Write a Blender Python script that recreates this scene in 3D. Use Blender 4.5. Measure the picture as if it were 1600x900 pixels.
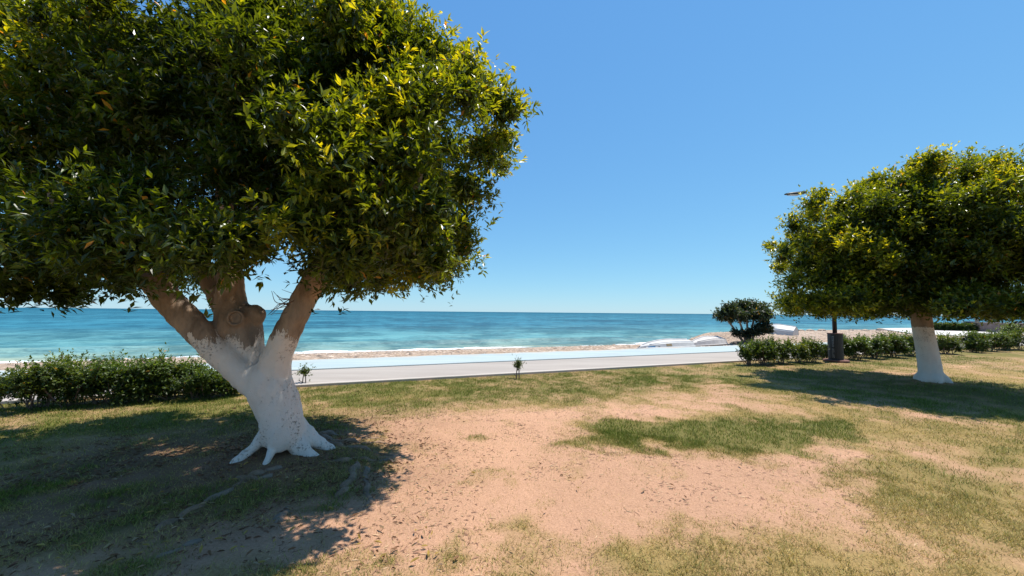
import bpy, bmesh, math, random
import numpy as np
from mathutils import Vector, Matrix

R = math.radians
rng = np.random.default_rng(7)
random.seed(7)
for o in list(bpy.data.objects):
    bpy.data.objects.remove(o)
scene = bpy.context.scene
col = scene.collection

# ------------------------------------------------------------------ camera
FOC = 600.0                    # pixels, for a 1600 px wide picture
CAM_H = 1.6
PITCH = math.atan(37.6 / FOC)
ROLL = R(0.53)
cam_d = bpy.data.cameras.new('camera')
cam = bpy.data.objects.new('camera', cam_d)
col.objects.link(cam)
cam_d.sensor_width = 36.0
cam_d.lens = FOC / 1600 * 36.0
cam_d.clip_start = 0.05
cam_d.clip_end = 60000
cam.matrix_world = (Matrix.Translation((0, 0, CAM_H)) @ Matrix.Rotation(R(90) + PITCH, 4, 'X')
                    @ Matrix.Rotation(ROLL, 4, 'Z'))
scene.camera = cam

# ------------------------------------------------------------------ sky and sun
SUN_AZ = R(62)      # from +Y towards +X
SUN_EL = R(69)
world = bpy.data.worlds.new('World')
scene.world = world
world.use_nodes = True
wn = world.node_tree
bg = wn.nodes['Background']
sky = wn.nodes.new('ShaderNodeTexSky')
sky.sky_type = 'NISHITA'
sky.sun_disc = False
sky.sun_elevation = SUN_EL
sky.sun_rotation = SUN_AZ
sky.altitude = 0
sky.air_density = 1.0
sky.dust_density = 0.0
sky.ozone_density = 6.0
SKY_STRENGTH = 0.115
# tone response of the sky's radiance (the photograph's camera compresses it), one power per channel
sp = wn.nodes.new('ShaderNodeSeparateColor'); cb = wn.nodes.new('ShaderNodeCombineColor')
wn.links.new(sky.outputs[0], sp.inputs[0])
for ch, (g, k) in enumerate(((.70, .60), (.56, .86), (.303, 1.0))):
    pw = wn.nodes.new('ShaderNodeMath'); pw.operation = 'POWER'; pw.inputs[1].default_value = g
    ml = wn.nodes.new('ShaderNodeMath'); ml.operation = 'MULTIPLY'
    ml.inputs[1].default_value = k * SKY_STRENGTH ** g / SKY_STRENGTH / 1.464
    wn.links.new(sp.outputs[ch], pw.inputs[0]); wn.links.new(pw.outputs[0], ml.inputs[0]); wn.links.new(ml.outputs[0], cb.inputs[ch])
wn.links.new(cb.outputs[0], bg.inputs[0])
bg.inputs[1].default_value = SKY_STRENGTH

sun_d = bpy.data.lights.new('sun', 'SUN')
sun_d.energy = 4.6
sun_d.angle = R(0.53)
sun_d.color = (1.0, 0.955, 0.88)
sun = bpy.data.objects.new('sun', sun_d)
col.objects.link(sun)
SUND = Vector((math.sin(SUN_AZ) * math.cos(SUN_EL), math.cos(SUN_AZ) * math.cos(SUN_EL), math.sin(SUN_EL)))
sun.rotation_euler = (-SUND).to_track_quat('-Z', 'Y').to_euler()
sun.location = (10, 10, 30)

scene.render.engine = 'CYCLES'
scene.view_settings.view_transform = 'Standard'
scene.view_settings.look = 'None'
scene.view_settings.exposure = 0.55
scene.view_settings.gamma = 1.0
scene.cycles.max_bounces = 6
scene.cycles.transparent_max_bounces = 6

# ------------------------------------------------------------------ helpers
TU = np.array([0.9265, 0.3763])      # along the promenade
NV = np.array([-0.3763, 0.9265])     # from the lawn towards the sea


def uv2xy(u, v):
    return u * TU[0] + v * NV[0], u * TU[1] + v * NV[1]


def xy2uv(x, y):
    return x * TU[0] + y * TU[1], x * NV[0] + y * NV[1]


def ray(x, y):
    a0, b0 = x - 800.0, 450.0 - y
    c, s = math.cos(ROLL), math.sin(ROLL)
    a, b = a0 * c - b0 * s, a0 * s + b0 * c
    cp, sp = math.cos(PITCH), math.sin(PITCH)
    return a, FOC * cp - b * sp, b * cp + FOC * sp


def ground(x, y, z=0.0):
    a, b, c = ray(x, y)
    t = (z - CAM_H) / c
    return a * t, b * t


def at(x, y, Y):
    a, b, c = ray(x, y)
    t = Y / b
    return np.array([a * t, Y, CAM_H + c * t])


def hash2(ix, iy, seed):
    h = (ix.astype(np.int64) * 374761393 + iy.astype(np.int64) * 668265263 + seed * 1442695041) & 0xFFFFFFFF
    h = ((h ^ (h >> 13)) * 1274126177) & 0xFFFFFFFF
    h = h ^ (h >> 16)
    return (h & 0xFFFFFF) / float(0xFFFFFF)


def vnoise(x, y, seed=0):
    x = np.asarray(x, float); y = np.asarray(y, float)
    ix = np.floor(x); iy = np.floor(y)
    fx = x - ix; fy = y - iy
    fx = fx * fx * (3 - 2 * fx); fy = fy * fy * (3 - 2 * fy)
    a = hash2(ix, iy, seed); b = hash2(ix + 1, iy, seed)
    c = hash2(ix, iy + 1, seed); d = hash2(ix + 1, iy + 1, seed)
    return (a * (1 - fx) + b * fx) * (1 - fy) + (c * (1 - fx) + d * fx) * fy


def fbm(x, y, seed=0, octv=4):
    t = 0; a = 0.5; n = 0
    for i in range(octv):
        t = t + a * vnoise(x * 2 ** i, y * 2 ** i, seed + i * 17)
        n += a; a *= 0.5
    return t / n


def sstep(a, b, x):
    t = np.clip((x - a) / (b - a), 0, 1)
    return t * t * (3 - 2 * t)


def poly_sdf(px, py, poly):
    """signed distance, negative inside"""
    n = len(poly)
    d = np.full(px.shape, 1e9); inside = np.zeros(px.shape, bool)
    for i in range(n):
        x0, y0 = poly[i]; x1, y1 = poly[(i + 1) % n]
        ex, ey = x1 - x0, y1 - y0
        t = np.clip(((px - x0) * ex + (py - y0) * ey) / (ex * ex + ey * ey + 1e-12), 0, 1)
        d = np.minimum(d, np.hypot(px - x0 - t * ex, py - y0 - t * ey))
        cond = (y0 > py) != (y1 > py)
        xs = ex * (py - y0) / (ey if abs(ey) > 1e-12 else 1e-12) + x0
        inside ^= cond & (px < xs)
    return np.where(inside, -d, d)


def raw_mesh(name, verts, faces_idx, nside, colors=None, smooth=False):
    """verts (N,3); faces_idx (M,nside)"""
    me = bpy.data.meshes.new(name)
    v = np.asarray(verts, np.float32); f = np.asarray(faces_idx, np.int32)
    me.vertices.add(len(v)); me.vertices.foreach_set('co', v.ravel())
    me.loops.add(f.size); me.loops.foreach_set('vertex_index', f.ravel())
    me.polygons.add(len(f))
    me.polygons.foreach_set('loop_start', np.arange(0, f.size, nside, dtype=np.int32))
    me.polygons.foreach_set('loop_total', np.full(len(f), nside, np.int32))
    me.polygons.foreach_set('use_smooth', np.full(len(f), smooth, bool))
    me.update(calc_edges=True)
    if colors is not None:
        a = me.color_attributes.new('Col', 'FLOAT_COLOR', 'POINT')
        c = np.ones((len(v), 4), np.float32); c[:, :3] = colors
        a.data.foreach_set('color', c.ravel())
    return me


def pymesh(name, verts, faces, smooth=False):
    me = bpy.data.meshes.new(name)
    me.from_pydata([tuple(map(float, v)) for v in verts], [], [tuple(map(int, f)) for f in faces])
    me.update()
    if smooth:
        me.polygons.foreach_set('use_smooth', np.ones(len(me.polygons), bool))
    return me


def link(name, me, mat=None, parent=None, label=None, cat=None, group=None, kind=None, loc=None):
    o = bpy.data.objects.new(name, me)
    col.objects.link(o)
    if mat is not None and me is not None and len(me.materials) == 0:
        me.materials.append(mat)
    if loc is not None:
        o.location = loc
    if parent is not None:
        o.parent = parent
        o.matrix_parent_inverse = Matrix.Translation(-Vector(parent.location))
    if label: o['label'] = label
    if cat: o['category'] = cat
    if group: o['group'] = group
    if kind: o['kind'] = kind
    return o


def empty(name, loc, label, cat, group=None):
    o = link(name, None, label=label, cat=cat, group=group, loc=loc)
    o.empty_display_size = 0.2
    return o


def tube(path, radii, n=10, cap=True, wob=0.0, seed=0):
    P = np.asarray(path, float); k = len(P)
    r = np.asarray(radii, float) if np.ndim(radii) else np.full(k, radii)
    T = np.gradient(P, axis=0); T /= np.linalg.norm(T, axis=1)[:, None] + 1e-9
    ref = np.array([0, 0, 1.0]) if abs(T[0][2]) < 0.9 else np.array([0, 1.0, 0])
    vs = []; rg = np.random.default_rng(seed)
    A = np.cross(T[0], ref); A /= np.linalg.norm(A)
    for i in range(k):
        A = A - T[i] * A.dot(T[i]); A /= np.linalg.norm(A) + 1e-9
        B = np.cross(T[i], A)
        for j in range(n):
            th = 2 * math.pi * j / n
            rr = r[i] * (1 + wob * (rg.random() - .5))
            vs.append(P[i] + rr * (math.cos(th) * A + math.sin(th) * B))
    fs = []
    for i in range(k - 1):
        for j in range(n):
            a = i * n + j; b = i * n + (j + 1) % n
            fs.append((a, b, b + n, a + n))
    if cap:
        fs.append(tuple(range(n - 1, -1, -1)))
        fs.append(tuple((k - 1) * n + j for j in range(n)))
    return vs, fs


def merge(parts):
    V = []; F = []
    for v, f in parts:
        o = len(V); V.extend(v); F.extend(tuple(i + o for i in q) for q in f)
    return V, F


def curve_pts(pts, n):
    """Catmull-Rom through pts"""
    P = [np.asarray(p, float) for p in pts]
    P = [2 * P[0] - P[1]] + P + [2 * P[-1] - P[-2]]
    out = []
    segs = len(P) - 3
    for i in range(segs):
        p0, p1, p2, p3 = P[i:i + 4]
        m = n if i < segs - 1 else n + 1
        for k in range(m):
            t = k / n
            out.append(.5 * ((2 * p1) + (-p0 + p2) * t + (2 * p0 - 5 * p1 + 4 * p2 - p3) * t * t
                             + (-p0 + 3 * p1 - 3 * p2 + p3) * t ** 3))
    return np.array(out)


def box(x0, x1, y0, y1, z0, z1, bev=0.0):
    bm = bmesh.new()
    bmesh.ops.create_cube(bm, size=1)
    for v in bm.verts:
        v.co = Vector(((x0 + x1) / 2 + v.co.x * (x1 - x0), (y0 + y1) / 2 + v.co.y * (y1 - y0), (z0 + z1) / 2 + v.co.z * (z1 - z0)))
    if bev:
        bmesh.ops.bevel(bm, geom=bm.edges[:], offset=bev, segments=2, affect='EDGES')
    me = bpy.data.meshes.new('box'); bm.to_mesh(me); bm.free()
    return me


# ------------------------------------------------------------------ materials
def new_mat(name):
    m = bpy.data.materials.new(name); m.use_nodes = True
    nt = m.node_tree
    return m, nt, nt.nodes['Principled BSDF']


def N(nt, t, **kw):
    n = nt.nodes.new(t)
    for k, v in kw.items():
        if k in n.inputs: n.inputs[k].default_value = v
        else: setattr(n, k, v)
    return n


def mixc(nt, fac, a, b, blend='MIX'):
    n = nt.nodes.new('ShaderNodeMix'); n.data_type = 'RGBA'; n.blend_type = blend
    for s, v in ((n.inputs[0], fac), (n.inputs[6], a), (n.inputs[7], b)):
        if hasattr(v, 'is_output'): nt.links.new(v, s)
        elif isinstance(v, (int, float)): s.default_value = v
        else: s.default_value = (*v, 1) if len(v) == 3 else v
    return n.outputs[2]


def math_n(nt, op, a, b=None, clamp=False):
    n = nt.nodes.new('ShaderNodeMath'); n.operation = op; n.use_clamp = clamp
    for s, v in zip(n.inputs, (a, b)):
        if v is None: continue
        if hasattr(v, 'is_output'): nt.links.new(v, s)
        else: s.default_value = v
    return n.outputs[0]


def noise(nt, scale, detail=4, rough=.55, vec=None, dist=0.0):
    n = N(nt, 'ShaderNodeTexNoise')
    n.inputs['Scale'].default_value = scale; n.inputs['Detail'].default_value = detail
    n.inputs['Roughness'].default_value = rough; n.inputs['Distortion'].default_value = dist
    if vec is not None: nt.links.new(vec, n.inputs['Vector'])
    return n.outputs['Fac']


def ramp(nt, fac, stops):
    n = nt.nodes.new('ShaderNodeValToRGB')
    e = n.color_ramp.elements
    while len(e) < len(stops): e.new(0.5)
    for i, (p, c) in enumerate(stops):
        e[i].position = p
        e[i].color = (c, c, c, 1) if isinstance(c, (int, float)) else (*c, 1)
    nt.links.new(fac, n.inputs[0])
    return n.outputs[0]


def bump(nt, h, strength, dist, bsdf):
    b = nt.nodes.new('ShaderNodeBump')
    b.inputs['Strength'].default_value = strength; b.inputs['Distance'].default_value = dist
    nt.links.new(h, b.inputs['Height']); nt.links.new(b.outputs[0], bsdf.inputs['Normal'])
    return b


def pos(nt):
    return nt.nodes.new('ShaderNodeNewGeometry').outputs['Position']


def leaf_material(name, rough=.38, transl=.3, tint=(1.25, 1.2, .45), spec=.5, fixed=None):
    m, nt, b = new_mat(name)
    if fixed is None:
        a = nt.nodes.new('ShaderNodeAttribute'); a.attribute_name = 'Col'; c = a.outputs['Color']
    else:
        rgb = nt.nodes.new('ShaderNodeRGB'); rgb.outputs[0].default_value = (*fixed, 1); c = rgb.outputs[0]
    nt.links.new(c, b.inputs['Base Color'])
    b.inputs['Roughness'].default_value = rough
    b.inputs['Specular IOR Level'].default_value = spec
    tr = nt.nodes.new('ShaderNodeBsdfTranslucent')
    nt.links.new(mixc(nt, 1.0, c, tint, 'MULTIPLY'), tr.inputs[0])
    mx = nt.nodes.new('ShaderNodeMixShader'); mx.inputs[0].default_value = transl
    out = nt.nodes['Material Output']
    nt.links.new(b.outputs[0], mx.inputs[1]); nt.links.new(tr.outputs[0], mx.inputs[2])
    nt.links.new(mx.outputs[0], out.inputs[0])
    return m


M = {}
M['leaf'] = leaf_material('leaf', .30, .50, (2.3, 1.9, .3))
M['shrub_leaf'] = leaf_material('shrub_leaf', .42, .34, (1.7, 1.6, .4))
M['grass'] = leaf_material('grass', .6, .25, (1.1, 1.1, .7), .25)
M['litter'] = leaf_material('litter', .7, .1, (1.0, 1.0, .8), .2)


def mat_bark(name, wash_z=None, base=(.34, .235, .16), wash_noise=.22, speck=.5):
    m, nt, b = new_mat(name)
    p = pos(nt)
    mp = N(nt, 'ShaderNodeMapping'); mp.inputs['Scale'].default_value = (1, 1, .35)
    nt.links.new(p, mp.inputs[0])
    n1 = noise(nt, 9, 6, .6, mp.outputs[0]); n2 = noise(nt, 60, 4, .6, p); n3 = noise(nt, 3, 3, .5, p)
    bark = mixc(nt, ramp(nt, n1, [(.3, 0), (.7, 1)]), tuple(c * .55 for c in base), tuple(c * 1.35 for c in base))
    bark = mixc(nt, math_n(nt, 'MULTIPLY', ramp(nt, n3, [(.45, 0), (.62, 1)]), .5), bark, (.26, .22, .185))
    h = math_n(nt, 'ADD', math_n(nt, 'MULTIPLY', n1, .7), math_n(nt, 'MULTIPLY', n2, .4))
    if wash_z is not None:
        sep = nt.nodes.new('ShaderNodeSeparateXYZ'); nt.links.new(p, sep.inputs[0])
        nA = noise(nt, 5.5, 7, .72, mp.outputs[0])
        edge = math_n(nt, 'ADD', sep.outputs[2], math_n(nt, 'MULTIPLY', math_n(nt, 'SUBTRACT', nA, .5), wash_noise * 4))
        top = math_n(nt, 'LESS_THAN', edge, wash_z)
        # flaked specks, thicker towards the foot of the trunk and on the seaward side
        nS = noise(nt, 44, 5, .75, p); nL = noise(nt, 2.6, 3, .5, p)
        sp = math_n(nt, 'GREATER_THAN', math_n(nt, 'ADD', nS, math_n(nt, 'MULTIPLY', math_n(nt, 'SUBTRACT', nL, .5), .55)), .635 - .04 * speck)
        foot = math_n(nt, 'LESS_THAN', math_n(nt, 'ADD', sep.outputs[2], math_n(nt, 'MULTIPLY', math_n(nt, 'SUBTRACT', nA, .5), .35)), .035)
        fac = math_n(nt, 'MULTIPLY', top, math_n(nt, 'SUBTRACT', 1.0, math_n(nt, 'MAXIMUM', math_n(nt, 'MULTIPLY', sp, .75), foot), True), True)
        white = mixc(nt, noise(nt, 7, 4, .6, p), (.70, .575, .48), (.86, .735, .62))
        cc = mixc(nt, fac, bark, white)
        nt.links.new(cc, b.inputs['Base Color'])
        h = math_n(nt, 'ADD', math_n(nt, 'MULTIPLY', h, .6), math_n(nt, 'MULTIPLY', fac, .25))
    else:
        nt.links.new(bark, b.inputs['Base Color'])
    b.inputs['Roughness'].default_value = .85
    b.inputs['Specular IOR Level'].default_value = .2
    bump(nt, h, 1.0, .03, b)
    return m


def mat_plain(name, c, rough=.6, var=.15, scale=8, bumpd=0.0, metal=0.0, spec=.4):
    m, nt, b = new_mat(name)
    p = pos(nt)
    n1 = noise(nt, scale, 6, .65, p)
    cc = mixc(nt, ramp(nt, n1, [(.25, 0), (.75, 1)]), tuple(x * (1 - var) for x in c), tuple(min(1, x * (1 + var)) for x in c))
    nt.links.new(cc, b.inputs['Base Color'])
    b.inputs['Roughness'].default_value = rough; b.inputs['Metallic'].default_value = metal
    b.inputs['Specular IOR Level'].default_value = spec
    if bumpd: bump(nt, noise(nt, scale * 6, 4, .6, p), .6, bumpd, b)
    return m


M['bark_big'] = mat_bark('whitewashed_bark', 1.30, wash_noise=.22)
M['bark_right'] = mat_bark('whitewashed_bark_smooth', 1.33, wash_noise=.05, speck=-.5)
M['bark'] = mat_bark('bark')
M['root'] = mat_bark('root_bark', base=(.27, .17, .105))
M['twig'] = mat_plain('twig', (.16, .10, .07), .8)
M['stem'] = mat_plain('shrub_stem', (.17, .11, .085), .85)

# ground
m, nt, b = new_mat('lawn_soil')
a = nt.nodes.new('ShaderNodeAttribute'); a.attribute_name = 'Col'
p = pos(nt)
n1 = noise(nt, 55, 5, .7, p); n2 = noise(nt, 9, 4, .6, p); n3 = noise(nt, 260, 3, .6, p)
c = mixc(nt, ramp(nt, n1, [(.3, 0), (.7, 1)]), (.80, .77, .74), (1.22, 1.21, 1.20))
c = mixc(nt, 1.0, a.outputs['Color'], c, 'MULTIPLY')
c = mixc(nt, 1.0, c, mixc(nt, ramp(nt, n3, [(.3, 0), (.7, 1)]), (.8, .8, .8), (1.15, 1.15, 1.15)), 'MULTIPLY')
nt.links.new(c, b.inputs['Base Color'])
b.inputs['Roughness'].default_value = .95; b.inputs['Specular IOR Level'].default_value = .12
n4 = noise(nt, 20, 6, .72, p)
bump(nt, math_n(nt, 'ADD', math_n(nt, 'MULTIPLY', n1, .6), math_n(nt, 'ADD', math_n(nt, 'MULTIPLY', n3, .3), math_n(nt, 'ADD', math_n(nt, 'MULTIPLY', n2, .8), n4))), .62, .028, b)
M['lawn'] = m

# paving
def mat_paving(name, c1, c2, stain=.25, sand=False):
    m, nt, b = new_mat(name)
    p = pos(nt)
    mp = N(nt, 'ShaderNodeMapping'); mp.inputs['Rotation'].default_value = (0, 0, -R(22.1)); mp.inputs['Scale'].default_value = (.25, 1.6, 1)
    nt.links.new(p, mp.inputs[0])
    big = noise(nt, 1.2, 5, .6, mp.outputs[0]); fine = noise(nt, 40, 4, .6, p)
    cc = mixc(nt, ramp(nt, big, [(.3, 0), (.7, 1)]), c1, c2)
    cc = mixc(nt, math_n(nt, 'MULTIPLY', ramp(nt, noise(nt, .9, 6, .7, p), [(.52, 0), (.68, 1)]), stain), cc, (.30, .27, .24))
    if sand:
        mu = N(nt, 'ShaderNodeMapping'); mu.inputs['Rotation'].default_value = (0, 0, -R(22.1)); nt.links.new(p, mu.inputs[0])
        sx_ = nt.nodes.new('ShaderNodeSeparateXYZ'); nt.links.new(mu.outputs[0], sx_.inputs[0])
        dr_ = math_n(nt, 'ADD', sx_.outputs[1], math_n(nt, 'MULTIPLY', math_n(nt, 'SUBTRACT', noise(nt, .8, 6, .7, p), .5), 2.4))
        rr_ = N(nt, 'ShaderNodeMapRange'); rr_.inputs[1].default_value = 13.0; rr_.inputs[2].default_value = 13.5; nt.links.new(dr_, rr_.inputs[0])
        cc = mixc(nt, math_n(nt, 'MULTIPLY', rr_.outputs[0], .7), cc, (.46, .35, .25))
    cc = mixc(nt, .25, cc, mixc(nt, fine, (.2, .2, .2), (1, 1, 1)), 'OVERLAY')
    nt.links.new(cc, b.inputs['Base Color'])
    b.inputs['Roughness'].default_value = .85; b.inputs['Specular IOR Level'].default_value = .25
    bump(nt, fine, .3, .004, b)
    return m


M['walk'] = mat_paving('grey_concrete', (.29, .25, .215), (.37, .325, .28))
M['cycle'] = mat_paving('pale_blue_coating', (.30, .365, .37), (.37, .42, .41), .25, True)
M['kerb'] = mat_paving('kerb_concrete', (.40, .35, .30), (.48, .425, .37))
M['plaza'] = mat_paving('white_concrete', (.50, .465, .42), (.58, .54, .49), .1)

# beach
m, nt, b = new_mat('beach_shingle')
p = pos(nt)
vor = N(nt, 'ShaderNodeTexVoronoi'); vor.inputs['Scale'].default_value = 9.0
nt.links.new(p, vor.inputs['Vector'])
big = noise(nt, .35, 5, .6, p); fine = noise(nt, 5, 5, .65, p)
cc = mixc(nt, ramp(nt, big, [(.35, 0), (.65, 1)]), (.36, .265, .19), (.48, .37, .28))
cc = mixc(nt, .55, cc, mixc(nt, ramp(nt, fine, [(.3, 0), (.7, 1)]), (.45, .40, .36), (1.25, 1.2, 1.15)), 'MULTIPLY')
sv = nt.nodes.new('ShaderNodeSeparateColor'); nt.links.new(vor.outputs['Color'], sv.inputs[0])
cc = mixc(nt, .7, cc, mixc(nt, sv.outputs[0], (.5, .47, .45), (1.3, 1.28, 1.25)), 'MULTIPLY')
sep = nt.nodes.new('ShaderNodeSeparateXYZ'); nt.links.new(p, sep.inputs[0])
wet = ramp(nt, math_n(nt, 'ADD', sep.outputs[2], math_n(nt, 'MULTIPLY', fine, .1)), [(0, 1), (.001, 0)])
mr = N(nt, 'ShaderNodeMapRange'); mr.inputs[1].default_value = -.62; mr.inputs[2].default_value = -.75
nt.links.new(math_n(nt, 'ADD', sep.outputs[2], math_n(nt, 'MULTIPLY', math_n(nt, 'SUBTRACT', fine, .5), .12)), mr.inputs[0])
cc = mixc(nt, math_n(nt, 'MULTIPLY', mr.outputs[0], .7), cc, (.16, .115, .08))
nt.links.new(cc, b.inputs['Base Color'])
b.inputs['Roughness'].default_value = .9; b.inputs['Specular IOR Level'].default_value = .2
bump(nt, math_n(nt, 'SUBTRACT', fine, vor.outputs['Distance']), .8, .06, b)
M['beach'] = m

# sea
m, nt, b = new_mat('sea_water')
p = pos(nt)
mp = N(nt, 'ShaderNodeMapping'); mp.inputs['Rotation'].default_value = (0, 0, -R(22.1))
nt.links.new(p, mp.inputs[0])
su = nt.nodes.new('ShaderNodeSeparateXYZ'); nt.links.new(mp.outputs[0], su.inputs[0])
off = math_n(nt, 'SUBTRACT', su.outputs[1], 23.9)          # metres from the waterline
st = N(nt, 'ShaderNodeMapping'); st.inputs['Scale'].default_value = (.25, 1, 1); nt.links.new(mp.outputs[0], st.inputs[0])
st2 = N(nt, 'ShaderNodeMapping'); st2.inputs['Scale'].default_value = (.12, 1, 1); nt.links.new(mp.outputs[0], st2.inputs[0])
nb = noise(nt, .028, 4, .6, st2.outputs[0])
def mrange(nt, v, a0, a1):
    r = N(nt, 'ShaderNodeMapRange'); r.inputs[1].default_value = a0; r.inputs[2].default_value = a1
    nt.links.new(v, r.inputs[0]); return r.outputs[0]
offn = math_n(nt, 'ADD', off, math_n(nt, 'MULTIPLY', math_n(nt, 'SUBTRACT', noise(nt, .15, 4, .6, st.outputs[0]), .5), 6))
cc = mixc(nt, mrange(nt, offn, 0.5, 7), (.20, .28, .22), (.11, .28, .28))
cc = mixc(nt, mrange(nt, offn, 5, 45), cc, (.022, .135, .20))
cc = mixc(nt, mrange(nt, off, 60, 900), cc, (.005, .078, .135))
cc = mixc(nt, math_n(nt, 'MULTIPLY', ramp(nt, nb, [(.42, 0), (.60, 1)]), .5), cc, (.008, .085, .14))
w1 = noise(nt, .55, 5, .6, st.outputs[0], .4); w2 = noise(nt, 2.4, 4, .6, st.outputs[0], .3); w3 = noise(nt, .16, 4, .6, st2.outputs[0])
cc = mixc(nt, math_n(nt, 'MULTIPLY', ramp(nt, w1, [(.44, 0), (.62, 1)]), .45), cc, (.04, .185, .24))
wa = noise(nt, .035, 5, .6, mp.outputs[0]); wb = noise(nt, .13, 5, .65, mp.outputs[0]); wc = noise(nt, .6, 6, .7, mp.outputs[0])
ws = math_n(nt, 'MULTIPLY', math_n(nt, 'ADD', wa, math_n(nt, 'ADD', wb, wc)), 1 / 3)
cc = mixc(nt, 1.0, cc, mixc(nt, ramp(nt, ws, [(.45, 0), (.55, 1)]), (.58, .68, .72), (1.6, 1.36, 1.28)), 'MULTIPLY')  # wavelet light and shade painted into the water colour
# foam on the breaking edge
fn = noise(nt, 1.4, 6, .75, st.outputs[0], .6); fl = noise(nt, .10, 3, .5, mp.outputs[0])
edge = math_n(nt, 'ADD', off, math_n(nt, 'MULTIPLY', math_n(nt, 'SUBTRACT', fl, .5), 3.0))
f1 = math_n(nt, 'MULTIPLY', mrange(nt, edge, 1.5, .5), mrange(nt, edge, -3, .0))
fb = noise(nt, .07, 3, .6, mp.outputs[0])
foam = math_n(nt, 'GREATER_THAN', math_n(nt, 'ADD', fn, math_n(nt, 'MULTIPLY', f1, ramp(nt, fb, [(.35, .16), (.6, .36)]))), .72)
foam = math_n(nt, 'MULTIPLY', foam, mrange(nt, off, 3.4, 2.2))
cc2 = mixc(nt, foam, cc, (.80, .82, .82))
hh = math_n(nt, 'ADD', math_n(nt, 'MULTIPLY', w1, 1.0), math_n(nt, 'ADD', math_n(nt, 'MULTIPLY', w2, .35), math_n(nt, 'MULTIPLY', w3, 2.2)))
bn = nt.nodes.new('ShaderNodeBump'); bn.inputs['Strength'].default_value = 1.0; bn.inputs['Distance'].default_value = .8
nt.links.new(hh, bn.inputs['Height'])
dif = nt.nodes.new('ShaderNodeBsdfDiffuse'); nt.links.new(cc2, dif.inputs['Color']); nt.links.new(bn.outputs[0], dif.inputs['Normal'])
glo = nt.nodes.new('ShaderNodeBsdfGlossy'); glo.inputs['Roughness'].default_value = .5; nt.links.new(bn.outputs[0], glo.inputs['Normal'])
mx = nt.nodes.new('ShaderNodeMixShader'); nt.links.new(dif.outputs[0], mx.inputs[1]); nt.links.new(glo.outputs[0], mx.inputs[2])
nt.links.new(math_n(nt, 'MULTIPLY', math_n(nt, 'SUBTRACT', 1.0, foam), .035), mx.inputs[0])
nt.links.new(mx.outputs[0], nt.nodes['Material Output'].inputs[0]); nt.nodes.remove(b)
M['sea'] = m

M['boat_white'] = mat_plain('boat_white', (.52, .50, .47), .45, .12, 4)
M['boat_old'] = mat_plain('boat_weathered', (.58, .53, .49), .6, .25, 5)
M['boat_old2'] = mat_plain('boat_offwhite', (.46, .42, .385), .55, .18, 5)
M['boat_blue'] = mat_plain('boat_blue', (.05, .20, .38), .5, .3, 6)
M['boat_dark'] = mat_plain('boat_dark', (.03, .035, .05), .6, .2, 6)
M['boat_brown'] = mat_plain('boat_brown', (.30, .22, .12), .7, .3, 9)
M['lamp_grey'] = mat_plain('lamp_paint', (.018, .019, .022), .5, .2, 10)
M['lamp_glass'] = mat_plain('lamp_glass', (.35, .37, .4), .25, .05)
M['lamp_steel'] = mat_plain('lamp_steel', (.55, .56, .58), .35, .05, 5, metal=.6)
M['rust'] = mat_plain('rust_red', (.16, .07, .05), .8, .3, 20)
M['letter'] = mat_plain('letter_grey', (.30, .31, .33), .6, .1)
M['stone_wall'] = mat_plain('stone_wall', (.20, .145, .125), .9, .45, 3.5, .02)
M['coping'] = mat_plain('coping', (.27, .21, .19), .85, .2, 6)
M['rock'] = mat_plain('rock', (.13, .105, .085), .9, .35, 3, .03)
M['rock_pale'] = mat_plain('rock_pale', (.40, .31, .23), .9, .3, 3, .03)
M['dark_cut'] = mat_plain('cut_wood', (.14, .10, .075), .85, .3, 25)

# ------------------------------------------------------------------ lawn
BIG = np.array([-2.55, 4.30])
RT = np.array([9.90, 9.16])


def gp(pts):
    return [ground(x, y) for x, y in pts]


SOIL = gp([(520, 640), (640, 632), (760, 640), (860, 640), (1010, 632), (1075, 645), (1010, 658), (880, 655), (890, 700), (930, 714), (1050, 706), (1100, 714),
           (1190, 718), (1330, 708), (1372, 725), (1330, 750), (1315, 800), (1335, 830), (1235, 845), (1160, 860),
           (1010, 850), (900, 868), (800, 880), (690, 905), (300, 905), (330, 850), (420, 790), (560, 760), (610, 700)])
SOIL2 = gp([(1330, 650), (1420, 640), (1600, 662), (1600, 672), (1460, 656)])
GREEN = gp([(925, 668), (980, 655), (1040, 655), (1100, 655), (1290, 650), (1350, 678), (1300, 700), (1190, 714), (1100, 712), (1050, 700), (985, 708), (925, 706)])
DRYF = gp([(480, 625), (650, 615), (1000, 628), (1110, 640), (900, 665), (900, 720), (700, 760), (640, 700), (560, 650)])


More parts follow.
